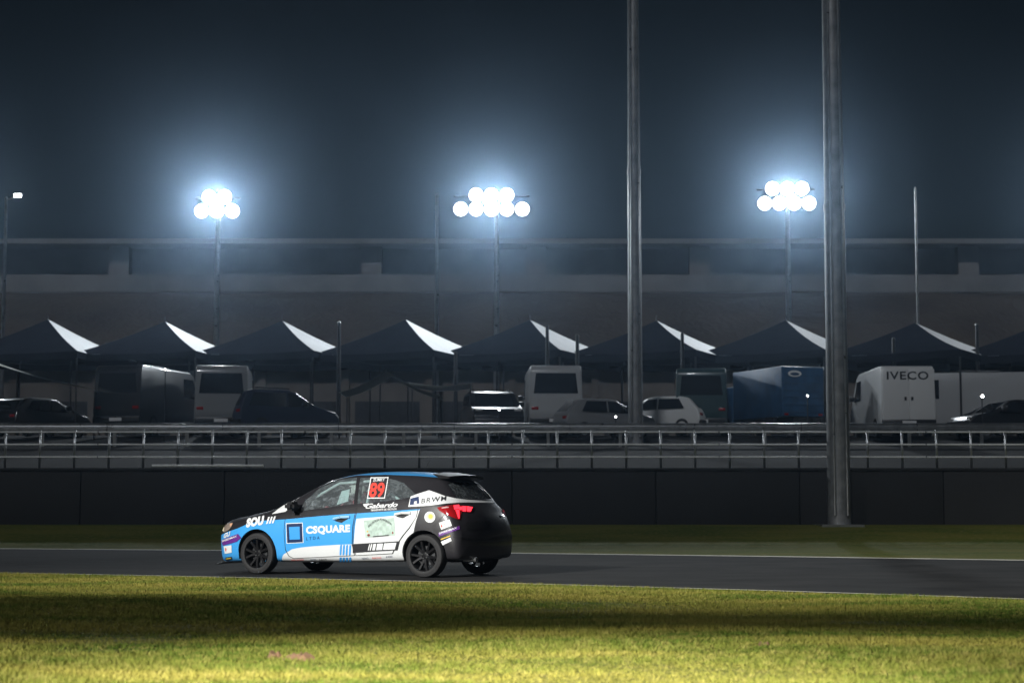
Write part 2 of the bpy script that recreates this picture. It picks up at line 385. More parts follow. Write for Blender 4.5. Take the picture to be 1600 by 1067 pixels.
# ------------------------------------------------------------------ tents
def tent(px, py, Y, label, phi):
    p = at(px, py, Y); z0 = float(tz(Y)); t = thing('pavilion_tent', label, 'tent', (p.x, Y, z0), R(phi), 'row of pyramid tents')
    s = 3.05; ze = at(px, 559, Y).z - z0; zp = p.z - z0
    cs = [(-s, -s), (s, -s), (s, s), (-s, s)]
    for k in range(4):
        a, b = Vector((*cs[k], ze)), Vector((*cs[(k + 1) % 4], ze)); pk = Vector((0, 0, zp))
        bm = bmesh.new(); rows = []
        for i in range(7):
            u = i / 6; w = 1 - u; sag = -.10 * math.sin(math.pi * u)
            A, B = a.lerp(pk, u), b.lerp(pk, u)
            rows.append([bm.verts.new(A.lerp(B, j / 6) + Vector((0, 0, sag - .07 * w * math.sin(math.pi * j / 6)))) for j in range(7)])
        for i in range(6):
            for j in range(6): bm.faces.new((rows[i][j], rows[i][j + 1], rows[i + 1][j + 1], rows[i + 1][j]))
        bmesh.ops.remove_doubles(bm, verts=bm.verts, dist=.001); obj('roof_panel', bm, 'canvas' if k == 1 else 'dark_canvas', t, True)  # right panel pale, other three dark: bright and dark sides set by canvas colour
        bm = bmesh.new(); rows = [[], []]
        for j in range(13):
            q = a.lerp(b, j / 12) + Vector((0, 0, -.07 * math.sin(math.pi * j / 12) - .004)); rows[0].append(bm.verts.new(q)); rows[1].append(bm.verts.new(q + Vector((0, 0, -.28 - .04 * (j % 2)))))
        for j in range(12): bm.faces.new((rows[0][j], rows[0][j + 1], rows[1][j + 1], rows[1][j]))
        obj('valance', bm, 'dark_canvas', t)
        tubeo('leg', 'dark_steel', t, (cs[k][0] * .985, cs[k][1] * .985, 0), (cs[k][0] * .985, cs[k][1] * .985, ze - .02), .04)
    tubeo('finial', 'dark_steel', t, (0, 0, zp - .05), (0, 0, zp + .22), .04, .02)
TL = ['dark peaked tent at the far left edge, first of the row', 'dark peaked tent second from the left, crossed by the left floodlight pole', 'dark peaked tent third from the left, between the left and middle floodlight poles', 'dark peaked tent left of the middle floodlight pole, fourth in the row',
      'dark peaked tent right of the middle floodlight pole, fifth in the row', 'dark peaked tent with the brightest pale panel, right of the mast behind the fence', 'dark peaked tent behind the thickest mast, seventh in the row', 'dark peaked tent above the lettered white van, rightmost but one', 'dark peaked tent cut by the right edge, last of the row']
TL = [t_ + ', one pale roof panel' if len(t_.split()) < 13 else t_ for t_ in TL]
for i, px in enumerate((75, 258, 441, 634, 828, 1026, 1228, 1430, 1636)):
    Y = 82 - 8 * i / 8
    tent(px, 501 + random.uniform(-3, 4), Y + random.uniform(-.5, .5), TL[i], random.uniform(-3, 3) - 27 + .75 * math.degrees(math.atan2(-at(px, 560, Y).x, Y)))

# ------------------------------------------------------------------ low garage building, grandstand on the bank
BY = 97; z0 = float(tz(BY)); ztop = at(800, 561, BY).z
gb_ = thing('garage_building', 'long low pale garage building behind the tents with a light roof edge', 'building', (0, BY, z0))
mat('garage_wall', (.16, .145, .13), .85, noise=(.4, .25))
for i in range(-9, 9):
    bxo('wall_bay', 'garage_wall', gb_, i * 4.5 + .01, i * 4.5 + 4.49, .0, 4.8, 0, ztop - z0 - .35)
    dr = bxo('shutter_door', 'dark_steel', gb_, i * 4.5 + .5, i * 4.5 + 4.0, -.06, -.004, .02, 2.9)
    bxo('pier', 'garage_wall', gb_, i * 4.5 - .18, i * 4.5 + .18, -.25, -.004, 0, ztop - z0 - .352)
bxo('roof_slab', 'concrete', gb_, -42, 42, -1.2, 5.2, ztop - z0 - .347, ztop - z0)
SY = 131; zs = 16.1
gs = thing('grandstand', 'faint long grandstand frame on the bank behind the floodlights', 'grandstand', (0, SY, zs))
mat('stand_concrete', (.22, .22, .22), .85, noise=(.3, .2))
zr = at(800, 380, SY).z - zs
rs = bxo('roof_slab', 'stand_concrete', gs, -75, 75, -1.5, 9, zr - .25, zr + .12)
bxo('parapet', 'stand_concrete', gs, -75, 75, -.4, -.15, .5, at(800, 430, SY).z - zs)
for px in (-215, 185, 580, 838, 1093, 1514, 1900):
    x = at(px, 430, SY).x; bxo('column', 'stand_concrete', gs, x - .75, x + .75, 0, 1.2, 0, zr - .253)
bxo('back_wall', 'stand_concrete', gs, -75, 75, 1.3, 1.6, 0, zr - .253)
for k in range(5): bxo('terrace_step', 'stand_concrete', gs, -75, 75, 2 + k * 1.2, 3.19 + k * 1.2, 0, .5 + k * .45)

# ------------------------------------------------------------------ paddock vehicles
PROF = {
 'van': dict(p=[(-2.75, .38), (-2.82, .8), (-2.75, 2.35), (-2.6, 2.55), (1.5, 2.55), (1.85, 2.42), (2.5, 1.45), (3.0, 1.2), (3.1, .8), (3.05, .38)], w=2.0, wh=(-1.75, 2.05), r=.36,
             side=[[(.9, 1.5), (2.2, 1.5), (1.75, 2.25), (.9, 2.25)]], rear=(1.5, 2.25, .82), front=(1.55, 2.35, .85)),
 'car': dict(p=[(-1.95, .3), (-2.02, .62), (-1.92, .92), (-1.45, 1.40), (-1.1, 1.47), (-.1, 1.48), (.25, 1.42), (.98, .98), (1.75, .86), (1.98, .65), (1.98, .3)], w=1.74, wh=(-1.25, 1.28), r=.31,
             side=[[(-1.35, 1.0), (-.25, .98), (-.25, 1.38), (-1.1, 1.37)], [(-.18, .98), (.75, .96), (.2, 1.36), (-.18, 1.38)]], rear=(1.0, 1.36, .62), front=(1.0, 1.38, .66)),
 'suv': dict(p=[(-2.2, .4), (-2.28, .8), (-2.2, 1.1), (-1.95, 1.68), (-1.6, 1.76), (-.1, 1.78), (.25, 1.7), (.95, 1.15), (1.95, 1.02), (2.2, .75), (2.2, .4)], w=1.88, wh=(-1.35, 1.4), r=.37,
             side=[[(-1.9, 1.15), (-.25, 1.15), (-.25, 1.66), (-1.65, 1.64)], [(-.18, 1.15), (.72, 1.15), (.2, 1.63), (-.18, 1.66)]], rear=(1.15, 1.62, .7), front=(1.18, 1.66, .74)),
}
mat('dark_glass', (.008, .009, .011), .08, spec=.6)
mat('head_lens', (.5, .5, .5), .1)
mat('tail_red', (.25, .005, .005), .2)
def veh_paint(key, col): return mat('paint_' + key, col, .3, coat=.6)
def xs_at(p, z, front):                      # x of the outline at height z, front or rear side
    best = []
    for a, b in zip(p, p[1:] + p[:1]):
        if (a[1] - z) * (b[1] - z) <= 0 and a[1] != b[1]: best.append(a[0] + (b[0] - a[0]) * (z - a[1]) / (b[1] - a[1]))
    return max(best) if front else min(best)
def vehicle(kind, name, label, cat, px, Y, rz, paint, lit=None, group=None, scale=1.0):
    q = PROF[kind]; z0 = float(tz(Y)) + .01; p = at(px, 640, Y)
    t = thing(name, label, cat, (p.x, Y, z0), R(rz), group); t.scale = (scale,) * 3
    w = q['w'] / 2; top = max(v[1] for v in q['p']); belt = q['rear'][0]
    def hw(z): return w - (.11 if kind != 'van' else .05) * max(0, (z - belt) / (top - belt))
    bm = bmesh.new(); P = q['p']; n = len(P)
    a = [bm.verts.new((x, -hw(z), z)) for x, z in P]; b = [bm.verts.new((x, hw(z), z)) for x, z in P]
    for i in range(n): bm.faces.new((a[i], a[(i + 1) % n], b[(i + 1) % n], b[i]))
    bm.faces.new(a[::-1]); bm.faces.new(b)
    bmesh.ops.bevel(bm, geom=bm.edges[:], offset=.07, segments=3, affect='EDGES', profile=.5)
    bd = obj('body', bm, paint, t, True, 60)
    for s in (-1, 1):
        for poly in q['side']:
            bm = bmesh.new(); vs = [bm.verts.new((x, s * (hw(z) + .006), z)) for x, z in poly]; bm.faces.new(vs); obj('side_window', bm, 'dark_glass', t)
        for wx in q['wh']:
            bm = bmesh.new(); r = q['r']
            lathe_y(bm, [(r * .62, -.11), (r * .92, -.11), (r, -.07), (r, .07), (r * .92, .11), (r * .62, .11)], 24)
            bmesh.ops.translate(bm, verts=bm.verts, vec=(wx, s * (w - .1), r)); ty = obj('wheel', bm, 'rubber', t, True)
            bm = bmesh.new(); lathe_y(bm, [(r * .63, -.09), (r * .5, -.08), (.02, -.07), (.02, .07), (r * .5, .08), (r * .63, .09)], 20)
            bmesh.ops.translate(bm, verts=bm.verts, vec=(wx, s * (w - .1), r)); obj('hub', bm, 'galvanised', ty, True)
    for fr, nm in ((True, 'windscreen'), (False, 'rear_window')):
        za, zb, ww = q['front'] if fr else q['rear']
        xa, xb = xs_at(P, za, fr), xs_at(P, zb, fr); o_ = .012 if fr else -.012
        bm = bmesh.new(); vs = [bm.verts.new(v) for v in ((xa + o_, -ww, za), (xa + o_, ww, za), (xb + o_, ww * .9, zb), (xb + o_, -ww * .9, zb))]
        bm.faces.new(vs); obj(nm, bm, 'dark_glass', t)
        for s in (-1, 1):
            zc = .75 if kind == 'car' else .95
            x = xs_at(P, zc, fr); m_ = ('small_glow' if lit == 'front' else 'head_lens') if fr else 'tail_red'
            x0, x1 = (x - .05, x + .02) if fr else (x - .02, x + .05)
            bxo('headlight' if fr else 'tail_light', m_, t, x0, x1, s * (w - .22) - .13, s * (w - .22) + .13, zc - .06, zc + .06, .02)
    xr_, xf_ = min(v[0] for v in P), max(v[0] for v in P)
    for x0, x1 in ((xr_ - .06, xr_ + .12), (xf_ - .12, xf_ + .06)): bxo('bumper', 'black_plastic', t, x0, x1, -w * .97, w * .97, P[0][1] - .02, P[0][1] + .24, .04)
    bxo('number_plate', 'canvas', t, xr_ - .075, xr_ - .062, -.25, .25, P[0][1] + .06, P[0][1] + .18)
    if kind != 'car':
        for s in (-1, 1): tubeo('roof_rail', 'dark_steel', t, (-1.5, s * (w - .25), top + .05), (.0, s * (w - .25), top + .05), .025, None, 6)
    for s in (-1, 1):
        mx_ = max(v[0] for poly in q['side'] for v in poly) - .12
        bxo('wing_mirror', 'black_plastic', t, mx_ - .1, mx_ + .05, s * (w + .02) - (.2 if s < 0 else 0), s * (w + .02) + (.2 if s > 0 else 0), belt + .02, belt + .2, .03)
    return t
veh_paint('white', (.62, .63, .63)); veh_paint('grey', (.18, .185, .19)); veh_paint('black', (.012, .012, .014)); veh_paint('blue', (.02, .07, .17)); veh_paint('silver', (.35, .36, .37)); veh_paint('teal', (.025, .055, .06)); veh_paint('darkblue', (.015, .02, .04))
G = 'vehicles parked in the paddock'
vehicle('car', 'parked_car', 'small dark car under the pale awning at the far left', 'car', 60, 68, 60, 'paint_black', group=G)
vehicle('van', 'parked_van', 'black panel van at the left below the second tent', 'van', 235, 70, 75, 'paint_black', group=G)
vehicle('van', 'parked_van', 'grey van showing its dark rear window below the left floodlight pole', 'van', 352, 69, 96, 'paint_grey', group=G)
vehicle('suv', 'parked_car', 'dark blue car parked right of the grey van', 'car', 436, 68, 40, 'paint_darkblue', group=G)
vehicle('suv', 'parked_suv', 'black off-road car below the middle floodlight pole, facing the track', 'car', 768, 68, -82, 'paint_black', group=G)
vehicle('van', 'parked_van', 'pale van seen from behind, left of the mast behind the fence', 'van', 862, 69, 92, 'paint_silver', group=G)
vehicle('car', 'parked_car', 'grey car with roof rack beside the mast behind the fence', 'car', 938, 67, 30, 'paint_grey', group=G)
vehicle('car', 'parked_car', 'white car partly hidden right of the mast behind the fence', 'car', 1034, 70, 150, 'paint_white', group=G)
iv = vehicle('van', 'delivery_van', 'white van with IVECO on its rear doors, right of the thickest mast', 'van', 1394, 67, 90, 'paint_white', group=G)
vehicle('van', 'parked_van', 'silver van side-on at the right beyond the white lettered van', 'van', 1500, 72, 172, 'paint_silver', group=G)
vehicle('car', 'parked_car', 'black car at the right edge of the paddock', 'car', 1570, 66.5, 195, 'paint_black', group=G)
def text_mesh(s, shear=0, bold=0, spacing=1.0):
    cu = bpy.data.curves.new('lettering', 'FONT'); cu.body = s; cu.size = 1; cu.shear = shear; cu.offset = bold; cu.space_character = spacing; cu.resolution_u = 3
    o = bpy.data.objects.new('lettering', cu); C.objects.link(o); dg = bpy.context.evaluated_depsgraph_get()
    me = bpy.data.meshes.new_from_object(o.evaluated_get(dg)); C.objects.unlink(o); bpy.data.objects.remove(o); bpy.data.curves.remove(cu)
    return me
# the white van's plain rear doors: no rear glass, a split line and the maker's name
for ch in list(iv.children):
    if ch.name.startswith('rear_window'): bpy.data.objects.remove(ch)
for s in (-1, 1):
    bxo('rear_door', 'paint_white', iv, -2.86, -2.80, min(s * .015, s * .93), max(s * .015, s * .93), .55, 2.42, .02)
    bxo('door_handle', 'black_plastic', iv, -2.885, -2.862, s * .12 - .04, s * .12 + .04, 1.3, 1.42)
me = text_mesh('IVECO', 0, .02, 1.1); bm = bmesh.new(); bm.from_mesh(me); xs_ = [v.co.x for v in bm.verts]; w_ = max(xs_) - min(xs_); k_ = 1.5 / w_
for v in bm.verts: v.co = Vector((-2.865, -(v.co.x - min(xs_)) * k_ + .78, 2.05 + v.co.y * k_ * .8))
obj('lettering', bm, 'black_plastic', iv)

# blue box truck and side awning
def truck(px, Y, label, rz):
    z0 = float(tz(Y)) + .01; p = at(px, 640, Y); t = thing('box_truck', label, 'truck', (p.x, Y, z0), R(rz), G); t.scale = (.82,) * 3
    mat('truck_blue', (.018, .075, .17), .45, noise=(2, .25))
    bxo('cargo_box', 'truck_blue', t, -3.2, 1.4, -1.12, 1.12, .75, 3.05, .05)
    for k in range(6): bxo('rib', 'truck_blue', t, -3.235, -3.2, -1.05, 1.05, .95 + k * .33, 1.02 + k * .33)
    bxo('chassis', 'dark_steel', t, -3.1, 3.1, -.45, .45, .5, .745)
    cb = bxo('cab', 'truck_blue', t, 1.55, 3.2, -1.05, 1.05, .55, 2.4, .12)
    bxo('windscreen', 'dark_glass', cb, 3.205, 3.225, -.9, .9, 1.45, 2.15)
    bxo('bumper', 'black_plastic', t, 3.2, 3.35, -1.05, 1.05, .4, .75, .03)
    bxo('roof_edge', 'white_paint', t, -3.22, 1.42, -1.135, -1.122, 2.93, 3.07)
    bm = bmesh.new(); vs = [bm.verts.new((-3.245, .45 + .36 * math.cos(a) , 2.72 + .15 * math.sin(a))) for a in [2 * math.pi * i / 24 for i in range(24)]]; bm.faces.new(vs); em = obj('emblem', bm, 'white_paint', t)
    bm = bmesh.new(); vs = [bm.verts.new((-3.25, .45 + .24 * math.cos(a), 2.70 + .07 * math.sin(a))) for a in [2 * math.pi * i / 24 for i in range(24)]]; bm.faces.new(vs); obj('emblem_centre', bm, 'truck_blue', em)
    for s in (-1, 1):
        for wx in (-1.9, 2.3):
            bm = bmesh.new(); lathe_y(bm, [(.05, -.14), (.28, -.13), (.3, -.14), (.45, -.13), (.48, -.09), (.48, .09), (.45, .13), (.3, .14), (.28, .13), (.05, .14)], 24); bmesh.ops.translate(bm, verts=bm.verts, vec=(wx, s * .95, .48)); obj('wheel', bm, 'rubber', t, True)
        bxo('tail_light', 'tail_red', t, -3.23, -3.2, s * .9 - .1, s * .9 + .1, .8, .9)
    return t
truck(1200, 70, 'blue box truck with an oval white emblem, left of the thickest mast', 112)
tk = at(1095, 640, 71)
vehicle('van', 'parked_van', 'dark teal van left of the blue box truck', 'van', 1096, 71.5, 84, 'paint_teal', group=G)

def awning(px0, px1, py0, py1, Y, label, mt, ridge=None):
    z0 = float(tz(Y)); a, b = at(px0, py0, Y), at(px1, py1, Y); t = thing('awning', label, 'awning', ((a.x + b.x) / 2, Y, z0))
    ox = (a.x + b.x) / 2; L = [(a.x - ox, a.z - z0), (b.x - ox, b.z - z0)]
    if ridge: r_ = at(*ridge, Y); L = [L[0], (r_.x - ox, r_.z - z0), L[1]]
    for (x0, za), (x1, zb) in zip(L[:-1], L[1:]):
        bm = bmesh.new(); rows = []
        for i in range(9):
            u = i / 8; rows.append([bm.verts.new((x0 + (x1 - x0) * u, -1.5 + 3 * j / 4, za + (zb - za) * u - .12 * math.sin(math.pi * u) * (1 if j in (0, 4) else 1.3))) for j in range(5)])
        for i in range(8):
            for j in range(4): bm.faces.new((rows[i][j], rows[i + 1][j], rows[i + 1][j + 1], rows[i][j + 1]))
        obj('canopy_panel', bm, mt, t, True)
    for x, z in (L[0], L[-1]):
        for y in (-1.45, 1.45): tubeo('leg', 'dark_steel', t, (x * .98, y, 0), (x * .98, y, z - .03), .03)
    return t
mat('pale_canvas', (.45, .47, .42), .75, noise=(1.5, .1))
awning(-60, 136, 548, 606, 66, 'pale grey-green sloping awning at the far left edge', 'pale_canvas')
awning(535, 690, 617, 622, 67, 'pale grey peaked awning left of the middle floodlight pole', 'pale_canvas', (608, 583))
awning(640, 738, 601, 603, 69, 'flat pale awning roof beside the black off-road car', 'canvas')

def glint_dot(px, py, Y, r, label):  # self-glowing discs on stands, added for glints on vehicles
    z0 = float(tz(Y)) + .01; p = at(px, py, Y); t = thing('glint_dot', label, 'lamp', (p.x, Y, z0), 0, 'added glowing dots in the paddock'); h = p.z - z0
    tubeo('stand', 'dark_steel', t, (0, .06, 0), (0, .06, h), .02, None, 6)
    for a in (0, 120, 240): tubeo('foot', 'dark_steel', t, (0, .06, .2), (.3 * math.cos(R(a)), .06 + .3 * math.sin(R(a)), .01), .012, None, 6)
    bm = bmesh.new(); rg_ = lathe_y(bm, [(r * .5, .12), (r * 1.15, .08), (r * 1.2, .0), (r, .0)], 16, Matrix.Translation((0, 0, h))); bm.faces.new(rg_[0]); hd = obj('lamp_head', bm, 'dark_steel', t, True)
    bm = bmesh.new(); rg_ = lathe_y(bm, [(r, -.002), (r * .6, -.02)], 16, Matrix.Translation((0, 0, h))); bm.faces.new(rg_[-1]); obj('lens', bm, 'small_glow', hd)
for a in ((1535, 619, 64.5, .05, 'small added glow dot at the right in front of the silver van'), (962, 651, 64.2, .03, 'tiny added glow dot just left of the mast behind the fence'), (1262, 618, 65, .028, 'tiny added glow dot beside the blue box truck, left of the thickest mast'), (258, 577, 65, .028, 'tiny added glow dot above the black panel van at the left'), (780, 640, 65, .03, 'tiny added glow dot before the black off-road car')): glint_dot(*a)

# ------------------------------------------------------------------ race car
A = R(28); WBASE = 2.79
FWD = Vector((-math.cos(A), math.sin(A), 0)); LFT = Vector((-math.sin(A), -math.cos(A), 0))
rc = ground_at(661, 903); ROOT = rc + FWD * WBASE / 2 - LFT * .84; ROOT.z = .008
car = thing('race_car', 'blue, white and black racing hatchback with sponsor lettering on the track', 'car', ROOT, R(180) - A)
INV = Matrix((( FWD.x, FWD.y, 0), (LFT.x, LFT.y, 0), (0, 0, 1)))
def loc(v): return INV @ (v - ROOT)
CL = loc(CAMP)
def cray(px, py): return (INV @ ray(px, py)).normalized()
def side(px, py, y=.84):
    d = cray(px, py); t = (y - CL.y) / d.y; p = CL + d * t; return p.x, p.z

ST = [2.37, 2.30, 2.12, 1.85, 1.48, 1.25, 1.0, .65, .30, -.1, -.55, -1.0, -1.30, -1.52, -1.70, -1.83, -1.95, -2.02]
L9z = [.66, .745, .795, .83, .895, .93, 1.04, 1.22, 1.385, 1.455, 1.468, 1.452, 1.425, 1.39, 1.18, 1.01, .86, .62]
L7y = [.42, .48, .54, .58, .62, .66, .68, .655, .61, .585, .575, .56, .54, .53, .55, .56, .56, .52]
L7z = [.635, .725, .78, .812, .872, .905, .985, 1.16, 1.325, 1.39, 1.402, 1.385, 1.345, 1.30, 1.13, .98, .83, .60]
L6y = [.52, .60, .68, .73, .755, .77, .785, .795, .80, .80, .79, .775, .785, .775, .77, .76, .74, .68]
L6z = [.605, .685, .738, .765, .82, .85, .88, .92, .95, .985, 1.025, 1.075, 1.095, 1.08, 1.01, .94, .79, .57]
L5y = [.57, .66, .745, .79, .815, .825, .835, .845, .85, .85, .845, .835, .83, .825, .82, .815, .795, .74]
L5z = [.55, .62, .675, .70, .745, .765, .785, .81, .835, .865, .89, .915, .925, .915, .89, .86, .73, .54]
L4y = [.60, .69, .78, .83, .855, .85, .85, .855, .86, .86, .86, .858, .86, .85, .84, .83, .81, .77]
L4z = [.48, .50, .54, .58, .60, .60, .60, .61, .62, .63, .64, .66, .67, .66, .65, .64, .60, .50]
L3y = [.60, .69, .785, .835, .85, .84, .835, .835, .84, .84, .84, .845, .85, .85, .84, .83, .82, .78]
L3z = [.38, .38, .40, .40, .40, .40, .40, .40, .40, .40, .40, .41, .42, .42, .43, .43, .43, .42]
L2y = [.57, .66, .76, .80, .815, .815, .81, .81, .81, .81, .81, .815, .82, .81, .81, .80, .79, .76]
L2z = [.25, .25, .25, .25, .25, .25, .25, .25, .25, .25, .26, .27, .28, .28, .28, .28, .28, .28]
L1y = [.50, .58, .68, .74, .75, .75, .75, .75, .75, .75, .75, .75, .75, .75, .75, .745, .74, .71]
L1z = [.16, .15, .15, .16, .17, .17, .17, .17, .18, .18, .19, .20, .21, .21, .22, .23, .235, .24]
def sm(a, b, x): t = max(0, min(1, (x - a) / (b - a))); return t * t * (3 - 2 * t)
def bulge(x, y):
    k = (abs(y) / .8) ** 2
    return x - .28 * sm(1.2, 2.37, x) * k + .14 * sm(-.95, -1.93, -x * -1) * 0 + (.10 * (1 - sm(-2.02, -1.0, x))) * k
cage = []
for i, x in enumerate(ST):
    z9, z7 = L9z[i], L7z[i]
    prof = [(0, L1z[i]), (L1y[i] * .55, L1z[i]), (L1y[i], L1z[i]), (L2y[i], L2z[i]), (L3y[i], L3z[i]), (L4y[i], L4z[i]), (L5y[i], L5z[i]), (L6y[i], L6z[i]),
            (L6y[i] * .93 + L7y[i] * .07, L6z[i] * .93 + z7 * .07), (L6y[i] * .08 + L7y[i] * .92, L6z[i] * .08 + z7 * .92), (L7y[i] * .93, z7 + (z9 - z7) * .34), (L7y[i] * .55, z7 + (z9 - z7) * .78), (0, z9)]
    cage.append([(bulge(x, y), y, z) for y, z in prof])
def build_cage():
    bm = bmesh.new(); N = len(cage[0]); VV = []
    for row in cage:
        l_ = [bm.verts.new(p) for p in row]; r_ = [l_[0]] + [bm.verts.new((p[0], -p[1], p[2])) for p in row[1:-1]] + [l_[-1]]; VV.append((l_, r_))
    for i in range(len(cage) - 1):
        for k in range(N - 1):
            for s in (0, 1):
                f = (VV[i][s][k], VV[i][s][k + 1], VV[i + 1][s][k + 1], VV[i + 1][s][k]); bm.faces.new(f if s == 0 else f[::-1])
    for e in (0, -1):
        for s in (0, 1):
            c = VV[e][s]
            for k in range(N // 2):
                a, b = c[k], c[k + 1]; d, e_ = c[N - 1 - k], c[N - 2 - k]
                vs = [a, b] + ([e_] if e_ is not b else []) + [d]
                vs = list(dict.fromkeys(vs))
                if len(vs) > 2: bm.faces.new(vs)
    bmesh.ops.recalc_face_normals(bm, faces=bm.faces[:]); return bm
bm = build_cage(); me = bpy.data.meshes.new('body_cage'); bm.to_mesh(me); bm.free()
tmp = bpy.data.objects.new('tmp', me); C.objects.link(tmp); md = tmp.modifiers.new('s', 'SUBSURF'); md.levels = 2; md.render_levels = 2
skin = bpy.data.meshes.new_from_object(tmp.evaluated_get(bpy.context.evaluated_depsgraph_get()))
bpy.data.objects.remove(tmp)
bm = bmesh.new(); bm.from_mesh(skin); BVH = BVHTree.FromBMesh(bm); bm.free()

def hit(px, py):
    h = BVH.ray_cast(CL, cray(px, py))
    if h[0] is None:                         # just off the outline: the nearest point of the body beside the ray
        d = cray(px, py); best = min((BVH.find_nearest(CL + d * (21 + .15 * k)) for k in range(60)), key=lambda q: q[3]); h = best
    return h[0], h[1]
def grid_cut(bm, x0, x1, y0, y1, step):
    for axis, a, b in ((0, x0, x1), (1, y0, y1)):
        k = math.floor(a / step) + 1
        while k * step < b:
            co = [0, 0, 0]; co[axis] = k * step; no = [0, 0, 0]; no[axis] = 1
            bmesh.ops.bisect_plane(bm, geom=bm.verts[:] + bm.edges[:] + bm.faces[:], plane_co=co, plane_no=no, dist=1e-5); k += 1
def onto_body(bm, off):
    for v in bm.verts:
        p, n = hit(v.co.x, -v.co.y); v.co = p + n * off
def decal(name, polys, m, off=.008, parent=None, step=5, mesh=None):
    bm = bmesh.new()
    if mesh is not None: bm.from_mesh(mesh)
    else:
        for poly in polys: bm.faces.new([bm.verts.new((x, -y, 0)) for x, y in poly])
    bmesh.ops.triangulate(bm, faces=bm.faces[:], ngon_method='EAR_CLIP')
    xs_ = [v.co.x for v in bm.verts]; ys_ = [v.co.y for v in bm.verts]
    grid_cut(bm, min(xs_), max(xs_), min(ys_), max(ys_), step)
    onto_body(bm, off)
    return obj(name, bm, m, parent or car, True)
def letters(s, a, b, h, m, off=.011, shear=0, bold=0, spacing=1.0, parent=None, name='lettering', arc=0):
    """text from pixel a (baseline left) to pixel b (baseline right), cap height h pixels"""
    me = text_mesh(s, shear, bold, spacing); n = len(me.vertices); co = np.empty(n * 3); me.vertices.foreach_get('co', co); co = co.reshape(-1, 3)
    x0, x1 = co[:, 0].min(), co[:, 0].max(); u = (co[:, 0] - x0) / (x1 - x0)
    ylo, yhi = 0, .70
    v = (co[:, 1] - ylo) / (yhi - ylo)
    px = a[0] + (b[0] - a[0]) * u; py = a[1] + (b[1] - a[1]) * u - h * v - arc * np.sin(np.pi * u)
    co[:, 0] = px; co[:, 1] = -py; co[:, 2] = 0; me.vertices.foreach_set('co', co.ravel())
    return decal(name, None, m, off, parent, 6, me)

# livery: colour fields as functions of the car's own length and height
def livery():
    m = bpy.data.materials.new('livery'); m.use_nodes = True; MATS['livery'] = m
    n, l = m.node_tree.nodes, m.node_tree.links; b = n['Principled BSDF']
    tc = n.new('ShaderNodeTexCoord'); tc.object = car; sp = n.new('ShaderNodeSeparateXYZ'); l.new(tc.outputs['Object'], sp.inputs[0])
    def ramp(src, pts, lo, hi):                       # piecewise linear curve of a coordinate
        mr = n.new('ShaderNodeMapRange'); mr.inputs[1].default_value = lo; mr.inputs[2].default_value = hi; l.new(src, mr.inputs[0])
        fc = n.new('ShaderNodeFloatCurve'); c = fc.mapping.curves[0]; l.new(mr.outputs[0], fc.inputs['Value'])
        pts = sorted(((x - lo) / (hi - lo), y) for x, y in pts)
        c.points[0].location = pts[0]; c.points[1].location = pts[-1]
        for p in pts[1:-1]: c.points.new(*p)
        for p in c.points: p.handle_type = 'VECTOR'
        fc.mapping.use_clip = False; fc.mapping.update(); return fc.outputs[0]
    def op(o, a, b_):
        k = n.new('ShaderNodeMath'); k.operation = o
        for i, q in enumerate((a, b_)):
            if isinstance(q, (int, float)): k.inputs[i].default_value = q
            else: l.new(q, k.inputs[i])
        return k.outputs[0]
    def mix(f, a, b_):
        k = n.new('ShaderNodeMix'); k.data_type = 'RGBA'; l.new(f, k.inputs[0])
        for i, q in ((6, a), (7, b_)):
            if isinstance(q, tuple): k.inputs[i].default_value = (*q, 1)
            else: l.new(q, k.inputs[i])
        return k.outputs[2]
    X, Y_, Z = sp.outputs
    BLK, BLU, WHT = (.022, .021, .024), (.055, .36, .80), (.74, .76, .76)
    P = lambda L: [side(*p) for p in L]
    f1 = ramp(X, P([(347, 831), (358, 828), (368, 825), (385, 818), (410, 813), (446, 811), (500, 806), (553, 802), (600, 799), (655, 795), (700, 790)]), -2.0, 2.4)
    f2 = ramp(X, P([(340, 905), (430, 890), (436, 874), (441, 866), (456, 857.5), (470, 855), (490, 853), (530, 850.6), (551.5, 850), (554, 846), (557, 810), (600, 806.8), (615, 805.4), (624, 801), (632, 799.5), (660, 796), (700, 794)]), -2.0, 2.4)
    xr = ramp(Z, [(side(646, 836)[1] - .6, side(646, 836)[0]), (side(646, 836)[1], side(646, 836)[0]), (side(650, 815)[1], side(650, 815)[0]), (side(655, 796)[1], side(655, 796)[0]), (side(658, 780)[1], side(658, 780)[0])], -.2, 1.6)
    isblue = op('LESS_THAN', Z, f1); iswht = op('LESS_THAN', Z, f2); front = op('GREATER_THAN', X, xr)
    out = mix(op('MULTIPLY', isblue, front), BLK, BLU); out = mix(op('MULTIPLY', iswht, front), out, WHT)
    # blue roof above the door frames, white pillar foot
    roof = op('MULTIPLY', op('GREATER_THAN', Z, ramp(X, [(-2, 1.55), (-1.45, 1.36), (-1.1, 1.388), (-.6, 1.408), (-.1, 1.402), (.28, 1.345), (.45, 1.5), (2.4, 1.6)], -2.0, 2.4)), op('LESS_THAN', X, .5))
    out = mix(roof, out, BLU)
    l.new(out, b.inputs['Base Color']); b.inputs['Roughness'].default_value = .32; b.inputs['Coat Weight'].default_value = .5; b.inputs['Coat Roughness'].default_value = .08
    t = n.new('ShaderNodeTexNoise'); t.inputs['Scale'].default_value = 5; t.inputs['Detail'].default_value = 8; l.new(tc.outputs['Object'], t.inputs['Vector'])
    rr = n.new('ShaderNodeMapRange'); rr.inputs[3].default_value = .22; rr.inputs[4].default_value = .5; l.new(t.outputs[0], rr.inputs[0]); l.new(rr.outputs[0], b.inputs['Roughness'])
livery()

